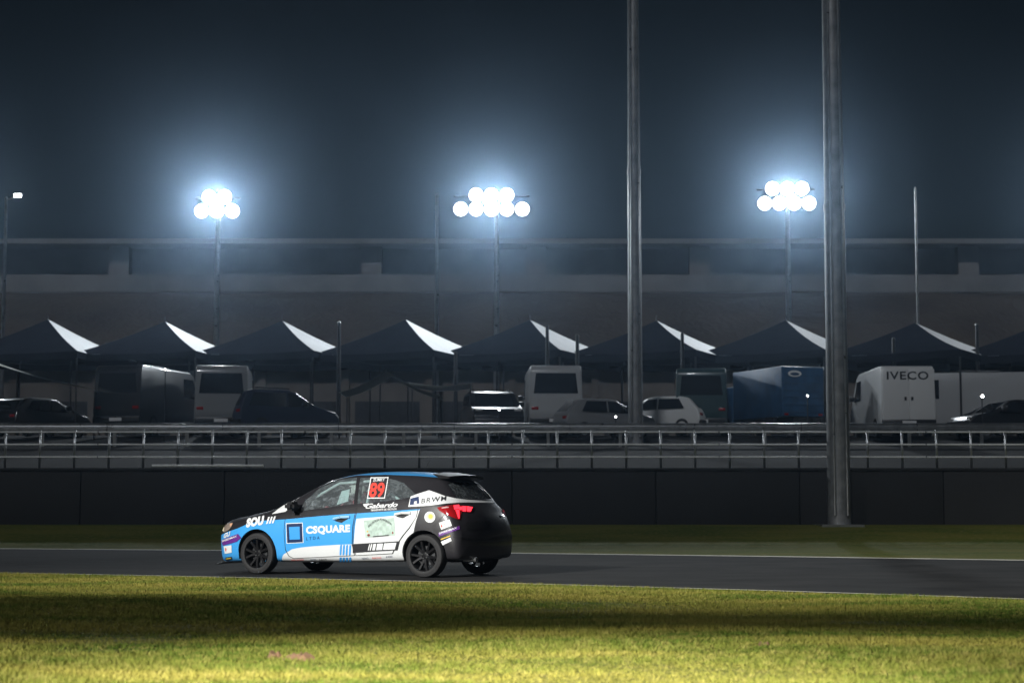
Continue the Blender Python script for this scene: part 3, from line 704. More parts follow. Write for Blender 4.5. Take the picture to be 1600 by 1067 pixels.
# hollow the cabin, cut windows and wheel arches
def boolean(o, bmc, solver='EXACT'):
    bmesh.ops.recalc_face_normals(bmc, faces=bmc.faces[:]); mc = bpy.data.meshes.new('cut'); bmc.to_mesh(mc); bmc.free()
    co = bpy.data.objects.new('cut', mc); C.objects.link(co); md = o.modifiers.new('b', 'BOOLEAN'); md.operation = 'DIFFERENCE'; md.solver = solver; md.object = co
    new = bpy.data.meshes.new_from_object(o.evaluated_get(bpy.context.evaluated_depsgraph_get()))
    o.modifiers.clear(); o.data = new; bpy.data.objects.remove(co)
body = link('body', skin, None, None)
bm = bmesh.new()
for x, y, z in [(.95, .66, .34), (-1.45, .62, .40), (1.02, .66, .86), (-1.48, .60, 1.0), (.92, .62, .96), (.30, .50, 1.30), (.2, .50, 1.33), (-.5, .50, 1.36), (-1.15, .47, 1.345), (-1.38, .45, 1.30), (.6, .73, .90), (-.3, .73, .96), (-1.1, .70, 1.04), (.6, .72, .4), (-1.1, .72, .4)]:
    for s in (-1, 1): bm.verts.new((x, s * y, z))
r = bmesh.ops.convex_hull(bm, input=bm.verts[:]); bmesh.ops.delete(bm, geom=[v for v in bm.verts if not v.link_faces], context='VERTS')
boolean(body, bm)
Wf = [side(*p) for p in ((470, 798, .79), (474, 782, .75), (500, 760, .66), (522, 750, .62), (545, 746, .61), (556, 745.5, .61), (553, 787, .79))]
Wr = [side(*p) for p in ((561, 745.5, .61), (590, 745.5, .61), (612, 748, .62), (630, 754, .64), (648, 771, .74), (646, 776, .77), (600, 783, .78), (558, 786.5, .79))]
for poly in (Wf, Wr):
    bm = bmesh.new(); prism_y(bm, poly, -1.1, 1.1); boolean(body, bm)
def prism_x(bm, poly, x0, x1):
    a = [bm.verts.new((x0, y, z)) for y, z in poly]; b = [bm.verts.new((x1, y, z)) for y, z in poly]; n = len(poly)
    for i in range(n): bm.faces.new((a[i], a[(i + 1) % n], b[(i + 1) % n], b[i]))
    bm.faces.new(a[::-1]); bm.faces.new(b)
Wsc = [(-.61, .985), (-.35, .975), (.35, .975), (.61, .985), (.53, 1.32), (.3, 1.352), (-.3, 1.352), (-.53, 1.32)]
Wrg = [(-.52, 1.07), (.52, 1.07), (.45, 1.28), (.25, 1.31), (-.25, 1.31), (-.45, 1.28)]
bm = bmesh.new(); prism_x(bm, Wsc, .30, 1.5); boolean(body, bm)
bm = bmesh.new(); prism_x(bm, Wrg, -2.1, -1.40); boolean(body, bm)
for wx in (1.395, -1.395):
    for s in (-1, 1):
        bm = bmesh.new(); rr_ = lathe_y(bm, [(.342, .46), (.342, 1.1)], 48, Matrix.Translation((wx, 0, .30)))
        for rg in rr_: bm.faces.new(rg)
        if s < 0: bmesh.ops.scale(bm, vec=(1, -1, 1), verts=bm.verts)
        boolean(body, bm)
body.parent = car; body.data.materials.clear(); body.data.materials.append(MATS['livery'])
body.data.polygons.foreach_set('use_smooth', [True] * len(body.data.polygons)); body.data.set_sharp_from_angle(angle=R(32))
body.data.polygons.foreach_set('material_index', [0] * len(body.data.polygons))

# glass
def glass(name, tintc, fac):
    m = bpy.data.materials.new(name); m.use_nodes = True; MATS[name] = m; n, l = m.node_tree.nodes, m.node_tree.links
    n.remove(n['Principled BSDF']); out = n['Material Output']
    tr = n.new('ShaderNodeBsdfTransparent'); tr.inputs[0].default_value = (*tintc, 1)
    gl = n.new('ShaderNodeBsdfPrincipled'); gl.inputs['Base Color'].default_value = (.30, .34, .36, 1); gl.inputs['Roughness'].default_value = .12
    tc = n.new('ShaderNodeTexCoord'); t = n.new('ShaderNodeTexNoise'); t.inputs['Scale'].default_value = 14; t.inputs['Detail'].default_value = 7; t.inputs['Distortion'].default_value = 1.5; l.new(tc.outputs['Object'], t.inputs['Vector'])
    mr = n.new('ShaderNodeMapRange'); mr.inputs[1].default_value = .45; mr.inputs[2].default_value = .8; mr.inputs[3].default_value = fac; mr.inputs[4].default_value = fac + .4; l.new(t.outputs[0], mr.inputs[0])
    mx = n.new('ShaderNodeMixShader'); l.new(mr.outputs[0], mx.inputs[0]); l.new(tr.outputs[0], mx.inputs[1]); l.new(gl.outputs[0], mx.inputs[2]); l.new(mx.outputs[0], out.inputs[0])
glass('side_glass', (.72, .84, .83), .17); glass('rear_glass', (.16, .17, .18), .10)
def pane(name, poly, axis, sgn, m, off=-.006, step=.08):
    """outline in (x,z) or (y,z) laid on the body skin along the given axis"""
    bm = bmesh.new(); bm.faces.new([bm.verts.new((a, b, 0)) for a, b in poly]); bmesh.ops.triangulate(bm, faces=bm.faces[:])
    xs_ = [v.co.x for v in bm.verts]; ys_ = [v.co.y for v in bm.verts]; grid_cut(bm, min(xs_), max(xs_), min(ys_), max(ys_), step)
    for v in bm.verts:
        a, b = v.co.x, v.co.y
        o_, d = (Vector((a, 3 * sgn, b)), Vector((0, -sgn, 0))) if axis == 'y' else (Vector((4 * sgn, a, b)), Vector((-sgn, 0, 0)))
        h = BVH.ray_cast(o_, d)
        if h[0] is None: h = BVH.find_nearest(o_ + d * (2.2 if axis == 'y' else 2.0))
        v.co = h[0] + h[1] * off
    return obj(name, bm, m, car, True)
for s in (1, -1):
    pane('side_window', Wf, 'y', s, 'side_glass'); pane('side_window', Wr, 'y', s, 'side_glass')
pane('windscreen', Wsc, 'x', 1, 'side_glass'); pane('rear_window', Wrg, 'x', -1, 'rear_glass')

# doors: proud skins over the body with dark shut lines round them
def thick_panel(name, poly, m, off, gapm):
    d_objs = []
    for s in (1, -1):
        cx = sum(p[0] for p in poly) / len(poly); cz = sum(p[1] for p in poly) / len(poly)
        o = pane(name, poly, 'y', s, m, off, .06)
        big = [(p[0] + math.copysign(.011, p[0] - cx), p[1] + math.copysign(.009, p[1] - cz)) for p in poly]
        g_ = pane('shut_line', big, 'y', s, 'black_plastic', off * .45, .06); g_.parent = o
        d_objs.append(o)
    return d_objs[0]
fd = thick_panel('front_door', [side(*p) for p in ((446, 803), (445, 830), (446, 858), (450, 868), (456, 871.5), (552, 867), (550, 850), (552, 820), (556, 793))], 'livery', .005, None)
rd = thick_panel('rear_door', [side(*p) for p in ((559, 793), (555, 820), (553, 850), (555, 867), (612, 864), (620, 850), (630, 836), (640, 824), (650, 808), (652, 796), (650, 783), (610, 787))], 'livery', .005, None)
mat('chrome', (.6, .62, .64), .15, .9)
for par, (x0, y0, x1, y1), m_ in ((fd, (522, 810.5, 547, 807.5), mat('handle_blue', (.35, .62, .85), .3, coat=.5)), (rd, (618, 803.5, 642, 801.5), 'white_paint')):
    decal('handle_recess', [[(x0 + 2, y0 + 3.5), (x0 + 12, y0 + 6), (x1 - 3, y1 + 3), (x1 - 1, y1), (x0 + 10, y0 - 4.5), (x0 + 3, y0 - 1)]], 'black_plastic', .008, par)
    pts = [hit(x0, y0), hit((x0 + x1) / 2, (y0 + y1) / 2 - .6), hit(x1, y1)]
    bm = bmesh.new(); pathtube(bm, [p + nn * o_ for (p, nn), o_ in zip(pts, (.014, .045, .014))], .019, 8); obj('handle', bm, m_, par, True)

# ---- livery lettering and stickers, placed where the photograph shows them
mat('st_white', (.80, .82, .82), .4); mat('st_navy', (.012, .03, .10), .4); mat('st_blue', (.05, .34, .80), .4); mat('st_black', (.03, .03, .034), .4)
mat('st_red', (.80, .07, .05), .4); mat('st_purple', (.13, .03, .24), .4); mat('st_yellow', (.75, .5, .05), .4); mat('st_green', (.44, .56, .49), .5, noise=(18, .25)); mat('st_ltblue', (.10, .40, .72), .4); mat('st_teal', (.03, .16, .14), .4); mat('st_brown', (.25, .06, .05), .4)
q = lambda x0, y0, x1, y1: [(x0, y0), (x1, y0), (x1, y1), (x0, y1)]
z7 = lambda L: [(440 + a / 8, 770 + b / 8) for a, b in L]
decal('sticker', [z7([(57, 377), (268, 369), (277, 620), (67, 631)])], 'st_white', .008, fd)
decal('sticker', [z7([(65, 386), (260, 378), (268, 612), (75, 622)])], 'st_navy', .010, fd)
decal('sticker', [z7([(98, 425), (230, 418), (236, 576), (106, 582)])], 'st_blue', .012, fd)
letters('CSQUARE', (478.5, 833), (547.5, 830), 10.5, 'st_white', .009, bold=.05, spacing=1.06, parent=fd)
letters('L T D A', (479, 843.5), (500, 842), 5, 'st_navy', .009, parent=fd)
for x in (533.5, 538.2, 543, 548): decal('stripe', [[(x - 1.5, 851), (x + 1.3, 850.5), (x + .6, 860), (x + .2, 866.5), (x - 2.4, 866.8), (x - 2.2, 860)]], 'st_blue', .009, fd)
for x in (532.6, 537.4, 542.3, 547.5): decal('stripe', [[(x - 1.6, 870), (x + 1.6, 869.8), (x + 1.4, 877), (x - 1.8, 877.2)]], 'st_blue', .009)
letters('SOU', (385, 823), (413.5, 818), 11.5, 'st_white', .008, shear=.18, bold=.075, spacing=1.08)
for k in range(3):
    x = 416 + k * 4.6; decal('lettering', [[(x, 818.5 - k * .6), (x + 2.6, 818.2 - k * .6), (x + 6.2, 807.5 - k * .5), (x + 3.6, 807.8 - k * .5)]], 'st_white', .008)
decal('stripe', [z7([(893, 636), (1480, 600), (1452, 712), (893, 745)])], 'st_black', .009, rd)
for a, b, c, d in ((1100, 1112, 1082, 1094), (1124, 1140, 1104, 1120), (1152, 1188, 1136, 1172), (1200, 1272, 1186, 1262), (1286, 1440, 1272, 1420)):
    yt = lambda x: 648 - (x - 893) * .055; yb = lambda x: 722 - (x - 893) * .04
    decal('stripe', [z7([(a, yt(a)), (b, yt(b)), (d, yb(d)), (c, yb(c))])], 'st_white', .011, rd)
decal('number_panel', [[(579.3, 745.8), (607.4, 745.5), (601.8, 778.8), (573.7, 779)]], 'st_white', .006)
decal('number_panel', [[(580.6, 747.4), (605.9, 747), (600.6, 777.2), (575.4, 777.5)]], 'st_black', .008)
letters('89', (577.2, 776.2), (601.6, 776), 21.5, 'st_red', .010, shear=.17, bold=.03, spacing=1.0)
letters('ZUMKY', (583, 752.2), (602, 751.8), 4, 'st_white', .010, shear=.2, bold=.02)
letters('Gabardo', (571.5, 794.5), (622, 791.5), 7.2, 'st_white', .009, shear=.45, bold=.02, spacing=.95, parent=rd)
decal('lettering', [[(567.5, 787.6), (577, 786.4), (576, 788.6), (573.5, 791.5), (569.5, 791.3)]], 'st_white', .009, rd)
letters('TRANSPORTE DE VEICULOS', (579.5, 798.6), (620, 796.2), 2.8, 'st_white', .009, bold=.02, parent=rd)
decal('sticker', [[(569, 813), (616.5, 808.5), (618, 836), (571.5, 839.5)]], 'st_green', .009, rd)
letters('SEU BOLSA POWERERA!', (575.5, 824.5), (613, 821), 3.6, 'st_black', .011, bold=.02, parent=rd, arc=9.5)
decal('sticker', [[(583, 837.3), (608, 835), (608, 836.6), (583, 838.8)]], 'st_black', .011, rd)
def disc(cx, cy, rx, ry, n=20): return [(cx + rx * math.cos(2 * math.pi * i / n), cy + ry * math.sin(2 * math.pi * i / n)) for i in range(n)]
decal('sticker', [disc(576.6, 835.6, 2.2, 2.0)], 'st_brown', .011, rd); decal('sticker', [disc(614.2, 832, 1.2, 2.0)], 'st_brown', .011, rd); decal('sticker', [disc(574.8, 830, 1.3, 1.2)], 'st_yellow', .011, rd)
z8 = lambda L: [(620 + a / 5.93, 730 + b / 5.93) for a, b in L]
decal('sticker', [z8([(108, 366), (122, 300), (132, 270), (215, 240), (300, 214), (365, 236), (440, 265), (540, 287), (640, 300), (640, 326), (560, 328), (400, 342), (300, 354), (215, 360)])], 'st_white', .006)
decal('sticker', [z8([(640, 300), (760, 308), (880, 314), (955, 318), (965, 332), (880, 330), (760, 328), (640, 326)])], 'st_white', .006, step=4)
decal('sticker', [z8([(130, 290), (205, 272), (212, 335), (122, 350)])], 'st_navy', .009); decal('sticker', [z8([(165, 318), (188, 312), (188, 336), (162, 341)])], 'st_white', .011)
letters('BRWM', (658.5, 786.4), (697.5, 782), 7.2, 'st_black', .009, shear=.1, bold=.012, spacing=1.2)
decal('sticker', [disc(672, 807.7, 8.4, 8.6, 28)], 'st_white', .008); decal('sticker', [disc(673.3, 806.6, 3.4, 3.6)], 'st_yellow', .010); decal('sticker', [disc(673.3, 806.6, 5.6, 5.8)], mat('st_cream', (.68, .6, .42), .4), .0092)
def rsticker(L, m, off=.008): return decal('sticker', [[(650 + a / 11.86, 770 + b / 11.86) for a, b in L]], m, off, step=3)
rsticker([(430, 550), (625, 490), (665, 605), (470, 680)], 'st_white'); rsticker([(468, 595), (485, 570), (497, 620), (480, 640), (463, 625)], 'st_red', .010)
rsticker([(510, 575), (605, 545), (610, 560), (515, 592)], mat('st_pink', (.6, .38, .38), .4), .010)
rsticker([(420, 740), (800, 608), (806, 668), (430, 805)], 'st_purple'); letters('SPEEDMAX', (686.6, 834.5), (713.5, 825.4), 2.8, 'st_white', .010, bold=.02)
rsticker([(462, 848), (638, 782), (640, 800), (466, 868)], 'st_yellow'); rsticker([(465, 900), (640, 825), (665, 885), (500, 965)], 'st_white')
# front corner stickers
z5 = lambda L: [(340 + a / 10.67, 800 + b / 10.67) for a, b in L]
decal('sticker', [z5([(70, 480), (100, 450), (345, 360), (400, 425), (320, 490), (95, 555)])], 'st_purple', .008, step=3)
letters('SPEEDMAX', (347.6, 846.8), (370.5, 838.6), 2.8, 'st_white', .010, bold=.02)
letters('GU', (350.5, 840.6), (360.5, 836.3), 6.5, 'st_white', .009, shear=.2, bold=.04)
decal('sticker', [z5([(108, 565), (238, 548), (242, 670), (125, 690)])], 'st_white', .008, step=3); decal('sticker', [z5([(138, 600), (148, 585), (158, 620), (146, 650), (136, 640)])], 'st_red', .010, step=3)
decal('sticker', [z5([(135, 750), (240, 735), (245, 775), (140, 795)])], 'st_black', .008, step=3); decal('sticker', [z5([(148, 762), (230, 750), (230, 765), (150, 778)])], 'st_yellow', .010, step=3)
for s_, a, b, m_ in (('SHELL RACING', (455, 875.2), (475, 874.4), 'st_red'), ('MOTOR', (485, 874.8), (494, 874.4), 'st_navy'), ('LENI', (499, 874.4), (510, 874), 'st_black'), ('NEWS', (566, 873), (576, 872.4), 'st_navy'), ('RACING', (582, 872.2), (596, 871.4), 'st_red'), ('MSI', (604, 870.6), (613, 869.8), 'st_navy')):
    letters(s_, a, b, 2.4, m_, .009)
# white pillar foot by the mirror
decal('sticker', [[(425, 803.2), (434, 796), (448, 786.5), (462, 778.5), (468, 775.5), (462, 784), (452, 795), (446, 799.5)]], 'st_white', .006)

# lights
mat('lamp_red', (.30, .006, .008), .15, emit=(1, .03, .04), estr=.05, coat=1); mat('lamp_red_on', (.5, .01, .01), .2, emit=(1, .035, .06), estr=2.2)
z6 = lambda L: [(650 + a / 11.86, 770 + b / 11.86) for a, b in L]
tl = decal('tail_light', [z6([(395, 270), (690, 222), (1050, 262), (1015, 360), (840, 350), (800, 500), (760, 490), (520, 385), (430, 320)])], 'lamp_red', .010, step=3)
for L in ([(690, 235), (790, 225), (800, 300), (700, 315)], [(850, 250), (920, 252), (915, 350), (855, 345)], [(930, 255), (1042, 268), (1000, 352), (935, 350)], [(790, 262), (850, 262), (850, 320), (792, 320)], [(722, 318), (792, 320), (798, 470), (775, 478)]):
    decal('lit_segment', [z6(L)], 'lamp_red_on', .013, tl, step=3)
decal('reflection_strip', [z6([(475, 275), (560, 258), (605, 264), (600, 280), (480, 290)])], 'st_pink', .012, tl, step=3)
tr = decal('tail_light', [[(782, 791), (793, 792), (792.5, 800), (789, 806), (785, 801)]], 'lamp_red', .010, step=2)
decal('lit_segment', [[(785, 793), (791.5, 793.5), (791, 798.5), (786, 798)]], 'lamp_red_on', .013, tr, step=2)
mat('head_glass', (.30, .24, .20), .08, coat=1)
hl = decal('headlight', [z5([(95, 310), (105, 265), (150, 210), (190, 188), (262, 188), (235, 250), (190, 300), (120, 335)])], 'head_glass', .010, step=2)
decal('lens_trim', [z5([(215, 195), (262, 190), (240, 235), (218, 240)])], mat('amber', (.75, .42, .25), .2), .013, hl, step=2); decal('lens_trim', [z5([(95, 310), (112, 255), (125, 255), (118, 325)])], 'st_cream', .013, hl, step=2)
# tailgate and bumper seams
for L in ([(657, 791), (668, 790.5), (684, 789.5), (684, 790.6), (668, 791.7), (657, 792)], [(676, 821), (694, 803), (695, 804), (677, 822.5)], [(708, 838), (740, 841), (770, 840), (796, 835), (796, 836.2), (770, 841.4), (740, 842.4), (708, 839.4)]):
    decal('panel_seam', [L], 'black_plastic', .007, step=3)
decal('plate_recess', [[(728, 815), (766, 814.5), (766, 826), (728, 827)]], 'black_plastic', .006, step=4)
# sill lip, splitter, spoiler, mirror, exhaust, badge
decal('badge', [disc(784.5, 805.5, 2.6, 2.0, 14)], 'chrome', .010, step=2)
bm = bmesh.new()
for xa, ya, xb, yb in ((-1.36, .50, -1.64, .47),):
    top = [(-1.34, -.52, 1.412), (-1.34, -.2, 1.44), (-1.34, .2, 1.44), (-1.34, .52, 1.412)]; tip = [(-1.60, -.50, 1.375), (-1.66, -.2, 1.395), (-1.66, .2, 1.395), (-1.60, .50, 1.375)]
    A_ = [bm.verts.new(v) for v in top]; B_ = [bm.verts.new(v) for v in tip]; C_ = [bm.verts.new((v[0], v[1], v[2] - .03)) for v in tip]; D_ = [bm.verts.new((v[0] - .12, v[1] * .95, v[2] - .07)) for v in top]
    for U, Wv in ((A_, B_), (B_, C_), (C_, D_), (D_, A_)):
        for k in range(3): bm.faces.new((U[k], U[k + 1], Wv[k + 1], Wv[k]))
    for k in (0, 3): bm.faces.new((A_[k], B_[k], C_[k], D_[k]))
bmesh.ops.bevel(bm, geom=bm.edges[:], offset=.008, segments=2, affect='EDGES'); obj('roof_spoiler', bm, mat('gloss_black', (.014, .014, .015), .5, spec=.2), car, True)
for s in (1, -1):
    bm = bmesh.new(); c0 = Vector((.70, s * .93, .965))
    vs = box(bm, -.07, .09, -.11, .11, -.065, .065); bmesh.ops.bevel(bm, geom=bm.edges[:], offset=.04, segments=3, affect='EDGES'); bmesh.ops.translate(bm, verts=bm.verts, vec=c0)
    mi = obj('wing_mirror', bm, 'gloss_black', car, True)
    bm = bmesh.new(); tube(bm, (.72, s * .78, .915), (.70, s * .90, .945), .035, .025, 8); obj('mirror_stalk', bm, 'black_plastic', mi, True)
bm = bmesh.new(); prism_y(bm, [(-1.70, .20), (-1.86, .30), (-1.80, .33), (-1.5, .22)], -.55, .55); obj('rear_diffuser', bm, 'black_plastic', car)
bm = bmesh.new(); lathe_y(bm, [(.034, 0), (.034, .2), (.028, .2), (.028, 0)], 16, Matrix.Translation((-1.80, .42, .24)) @ Matrix.Rotation(R(90), 4, 'Z') ); obj('exhaust_pipe', bm, 'chrome', car, True)
bm = bmesh.new(); vs = [bm.verts.new((bulge(2.37, y) - .03, y, .145)) for y in np.linspace(-.66, .66, 13)]; vo = [bm.verts.new((bulge(2.37, y) + .03, y * 1.05, .140)) for y in np.linspace(-.66, .66, 13)]
vb = [bm.verts.new((v.co.x, v.co.y, .125)) for v in vs]; vp = [bm.verts.new((v.co.x, v.co.y, .12)) for v in vo]
for k in range(12):
    for U, Wv in ((vs, vo), (vo, vp), (vp, vb), (vb, vs)): bm.faces.new((U[k], U[k + 1], Wv[k + 1], Wv[k]))
obj('front_splitter', bm, 'black_plastic', car)
bm = bmesh.new(); tube(bm, (-.9, 0, 1.45), (-1.0, 0, 1.62), .004, .002, 6); obj('aerial', bm, 'black_plastic', car)
# number plate area and wiper
bm = bmesh.new(); tube(bm, (-1.74, -.1, 1.055), (-1.70, .32, 1.075), .008, n=6); obj('rear_wiper', bm, 'black_plastic', car)

# wheels
def wheel(wx, s, first=None):
    r = .293
    bm = bmesh.new(); lathe_y(bm, [(.205, .06), (.212, .095), (.232, .100), (.262, .098), (.282, .088), (r, .066), (r, -.066), (.282, -.088), (.25, -.1), (.212, -.095), (.205, -.06)], 56)
    lathe_y(bm, [(.245, .1005), (.248, .102), (.251, .1005)], 56)
    ty_bm = bm
    rim = bmesh.new(); lathe_y(rim, [(.214, .094), (.206, .088), (.200, .070), (.192, .02), (.190, -.09), (.214, -.094)], 56)
    lathe_y(rim, [(.055, .052), (.03, .058), (.0001, .058)], 24); lathe_y(rim, [(.06, .02), (.055, .052)], 24)
    w = thing('wheel', '', '') if False else None
    M = Matrix.Translation((wx, s * .74, r)) @ (Matrix.Rotation(R(180), 4, 'Z') if s < 0 else Matrix.Identity(4))
    ro = obj('wheel', rim, 'black_rim', car, True); ro.matrix_local = M @ Matrix.Rotation(R(random.uniform(0, 70)), 4, 'Y')
    obj('tyre', ty_bm, 'rubber', ro, True, 30)
    for k in range(5):
        for d in (-1, 1):
            a = 2 * math.pi * k / 5; bm = bmesh.new()
            a0, a1 = a + d * .16, a + d * .30; w0, w1 = .020, .015
            def pnt(rad, ang, side_, y): return Vector((rad * math.cos(ang) - side_ * math.sin(ang), y, rad * math.sin(ang) + side_ * math.cos(ang)))
            rows = [[bm.verts.new(pnt(.045, a0, -w0, .055)), bm.verts.new(pnt(.045, a0, w0, .055)), bm.verts.new(pnt(.045, a0, w0 * 1.3, .02)), bm.verts.new(pnt(.045, a0, -w0 * 1.3, .02))],
                    [bm.verts.new(pnt(.12, (a0 + a1) / 2, -w1, .066)), bm.verts.new(pnt(.12, (a0 + a1) / 2, w1, .066)), bm.verts.new(pnt(.12, (a0 + a1) / 2, w1 * 1.4, .03)), bm.verts.new(pnt(.12, (a0 + a1) / 2, -w1 * 1.4, .03))],
                    [bm.verts.new(pnt(.203, a1, -w1, .078)), bm.verts.new(pnt(.203, a1, w1, .078)), bm.verts.new(pnt(.203, a1, w1 * 1.5, .045)), bm.verts.new(pnt(.203, a1, -w1 * 1.5, .045))]]
            for r0_, r1_ in zip(rows[:-1], rows[1:]):
                for i in range(4): bm.faces.new((r0_[i], r0_[(i + 1) % 4], r1_[(i + 1) % 4], r1_[i]))
            bm.faces.new(rows[0][::-1]); bm.faces.new(rows[-1]); bmesh.ops.bevel(bm, geom=bm.edges[:], offset=.003, segments=1, affect='EDGES')
            obj('spoke', bm, 'black_rim', ro)
    for k in range(4):
        a = R(45) + k * R(90); bm = bmesh.new(); tube(bm, (.038 * math.cos(a), .05, .038 * math.sin(a)), (.038 * math.cos(a), .068, .038 * math.sin(a)), .009, n=6); obj('wheel_nut', bm, 'chrome', ro)
    bm = bmesh.new(); lathe_y(bm, [(.07, -.01), (.135, -.01), (.135, .008), (.07, .008)], 40); obj('brake_disc', bm, 'dark_steel', ro, True)
for wx in (1.395, -1.395):
    for s in (1, -1): wheel(wx, s)
# dark inner arches
for wx in (1.395, -1.395):
    for s in (1, -1):
        bm = bmesh.new(); n = 24; ra = .337; rows = []
        for y in (.47, .80):
            rows.append([bm.verts.new((wx + ra * math.cos(t), s * y, .30 + ra * math.sin(t))) for t in [R(-15) + R(210) * i / n for i in range(n + 1)]])
        for i in range(n): bm.faces.new((rows[0][i], rows[0][i + 1], rows[1][i + 1], rows[1][i]))
        bm.faces.new(rows[0]); obj('arch_liner', bm, 'rubber', car, True)

# cabin: cage, seats, dash, wheel
mat('cage_white', (.62, .66, .66), .4); mat('seat_red', (.30, .015, .03), .7); mat('trim', (.05, .055, .06), .8)
def cage_tube(name, pts): bm = bmesh.new(); pathtube(bm, pts, .02, 8); return obj(name, bm, 'cage_white', car, True)
cage_tube('roll_cage_hoop', [(-.32, -.66, .42), (-.34, -.64, .95), (-.36, -.50, 1.32), (-.36, .50, 1.32), (-.34, .64, .95), (-.32, .66, .42)])
for s in (1, -1):
    cage_tube('roll_cage_bar', [(-.36, s * .50, 1.32), (.20, s * .49, 1.29), (.86, s * .62, .93), (.86, s * .64, .42)])
    cage_tube('roll_cage_bar', [(-.36, s * .48, 1.30), (-1.25, s * .50, .80)])
    cage_tube('roll_cage_bar', [(-.34, s * .60, .62), (.86, s * .62, .56)])
cage_tube('roll_cage_bar', [(-.36, .50, 1.30), (-1.25, -.48, .80)])
def seat(y, m):
    bm = bmesh.new(); prism_y(bm, [(-.02, .45), (.42, .50), (.44, .58), (.08, .58), (-.14, .95), (-.20, 1.17), (-.27, 1.18), (-.26, .9), (-.12, .5)], y - .22, y + .22)
    bmesh.ops.bevel(bm, geom=bm.edges[:], offset=.03, segments=2, affect='EDGES'); st = obj('racing_seat', bm, m, car, True)
    for s in (1, -1):
        bm = bmesh.new(); prism_y(bm, [(-.24, .85), (.0, .85), (-.02, 1.0), (-.24, 1.12)], y + s * .22 - .02, y + s * .22 + .02); obj('seat_bolster', bm, m, st)
seat(.36, 'seat_red')
bm = bmesh.new(); prism_y(bm, [(.72, .45), (.95, .5), (.98, .86), (.86, .91), (.70, .85)], -.64, .64); bmesh.ops.bevel(bm, geom=bm.edges[:], offset=.03, segments=2, affect='EDGES'); obj('dashboard', bm, 'trim', car, True)
bm = bmesh.new(); M = Matrix.Translation((.52, .36, .88)) @ Matrix.Rotation(R(65), 4, 'Y')
rg = []
for i in range(24):
    t = 2 * math.pi * i / 24; c = Vector((math.cos(t), math.sin(t), 0)); rg.append([bm.verts.new(M @ (c * (.17 + .014 * math.cos(u)) + Vector((0, 0, .014 * math.sin(u))))) for u in [2 * math.pi * j / 6 for j in range(6)]])
for i in range(24):
    for j in range(6): bm.faces.new((rg[i][j], rg[(i + 1) % 24][j], rg[(i + 1) % 24][(j + 1) % 6], rg[i][(j + 1) % 6]))
sw = obj('steering_wheel', bm, 'black_plastic', car, True)
bm = bmesh.new()
for a in (R(90), R(-30), R(210)): tube(bm, M @ Vector((0, 0, 0)), M @ Vector((.17 * math.cos(a), .17 * math.sin(a), 0)), .012, n=6)
obj('wheel_spokes', bm, 'black_plastic', sw, True)
# pale safety net panel beside the seat
decal('window_net', [[(523, 786), (531, 764.5), (544, 761), (541, 780)]], mat('net', (.55, .62, .62), .6), -.05)

# driver in red overalls seated at the wheel
dv = bpy.data.meshes.new('person'); 
J = {'pel': (.10, .36, .66), 'chest': (-.02, .36, .93), 'neck': (-.05, .36, 1.07), 'head': (-.03, .36, 1.15), 'sl': (-.01, .53, 1.02), 'el': (.20, .58, .86), 'hl': (.44, .50, .95), 'sr': (-.01, .19, 1.02), 'er': (.20, .14, .86), 'hr': (.44, .22, .95),
     'kl': (.50, .46, .72), 'fl': (.78, .46, .50), 'kr': (.50, .26, .72), 'fr': (.78, .26, .50)}
names = list(J); E_ = [('pel', 'chest'), ('chest', 'neck'), ('neck', 'head'), ('chest', 'sl'), ('sl', 'el'), ('el', 'hl'), ('chest', 'sr'), ('sr', 'er'), ('er', 'hr'), ('pel', 'kl'), ('kl', 'fl'), ('pel', 'kr'), ('kr', 'fr')]
rad = dict(pel=.15, chest=.15, neck=.06, head=.07, sl=.07, el=.05, hl=.035, sr=.07, er=.05, hr=.035, kl=.075, fl=.05, kr=.075, fr=.05)
dv.from_pydata([J[k] for k in names], [(names.index(a), names.index(b)) for a, b in E_], [])
t_ = bpy.data.objects.new('t', dv); C.objects.link(t_); sk = t_.modifiers.new('k', 'SKIN'); sb = t_.modifiers.new('s', 'SUBSURF'); sb.levels = 2
for i, k in enumerate(names): dv.skin_vertices[0].data[i].radius = (rad[k], rad[k]); dv.skin_vertices[0].data[i].use_root = (k == 'pel')
pm_ = bpy.data.meshes.new_from_object(t_.evaluated_get(bpy.context.evaluated_depsgraph_get())); bpy.data.objects.remove(t_)
person = link('person', pm_, mat('overalls', (.30, .02, .035), .8)); person.location = ROOT; person.rotation_euler = (0, 0, R(180) - A)
tag(person, 'driver in dark red overalls and pale helmet seated at the wheel inside the race car', 'person')
for p in pm_.polygons: p.use_smooth = True
bm = bmesh.new(); bmesh.ops.create_uvsphere(bm, u_segments=24, v_segments=16, radius=.135); bmesh.ops.scale(bm, vec=(1.08, .92, 1.0), verts=bm.verts); bmesh.ops.translate(bm, verts=bm.verts, vec=(-.02, .36, 1.185)); hm = obj('helmet', bm, mat('helmet', (.55, .53, .5), .25, coat=.5), person, True)
bm = bmesh.new(); bmesh.ops.create_uvsphere(bm, u_segments=24, v_segments=16, radius=.139); bmesh.ops.scale(bm, vec=(1.08, .92, 1.0), verts=bm.verts)
bmesh.ops.delete(bm, geom=[f for f in bm.faces if not (f.calc_center_median().x > .05 and -.02 < f.calc_center_median().z < .06)], context='FACES'); bmesh.ops.translate(bm, verts=bm.verts, vec=(-.02, .36, 1.185)); obj('visor', bm, 'dark_glass', hm, True)

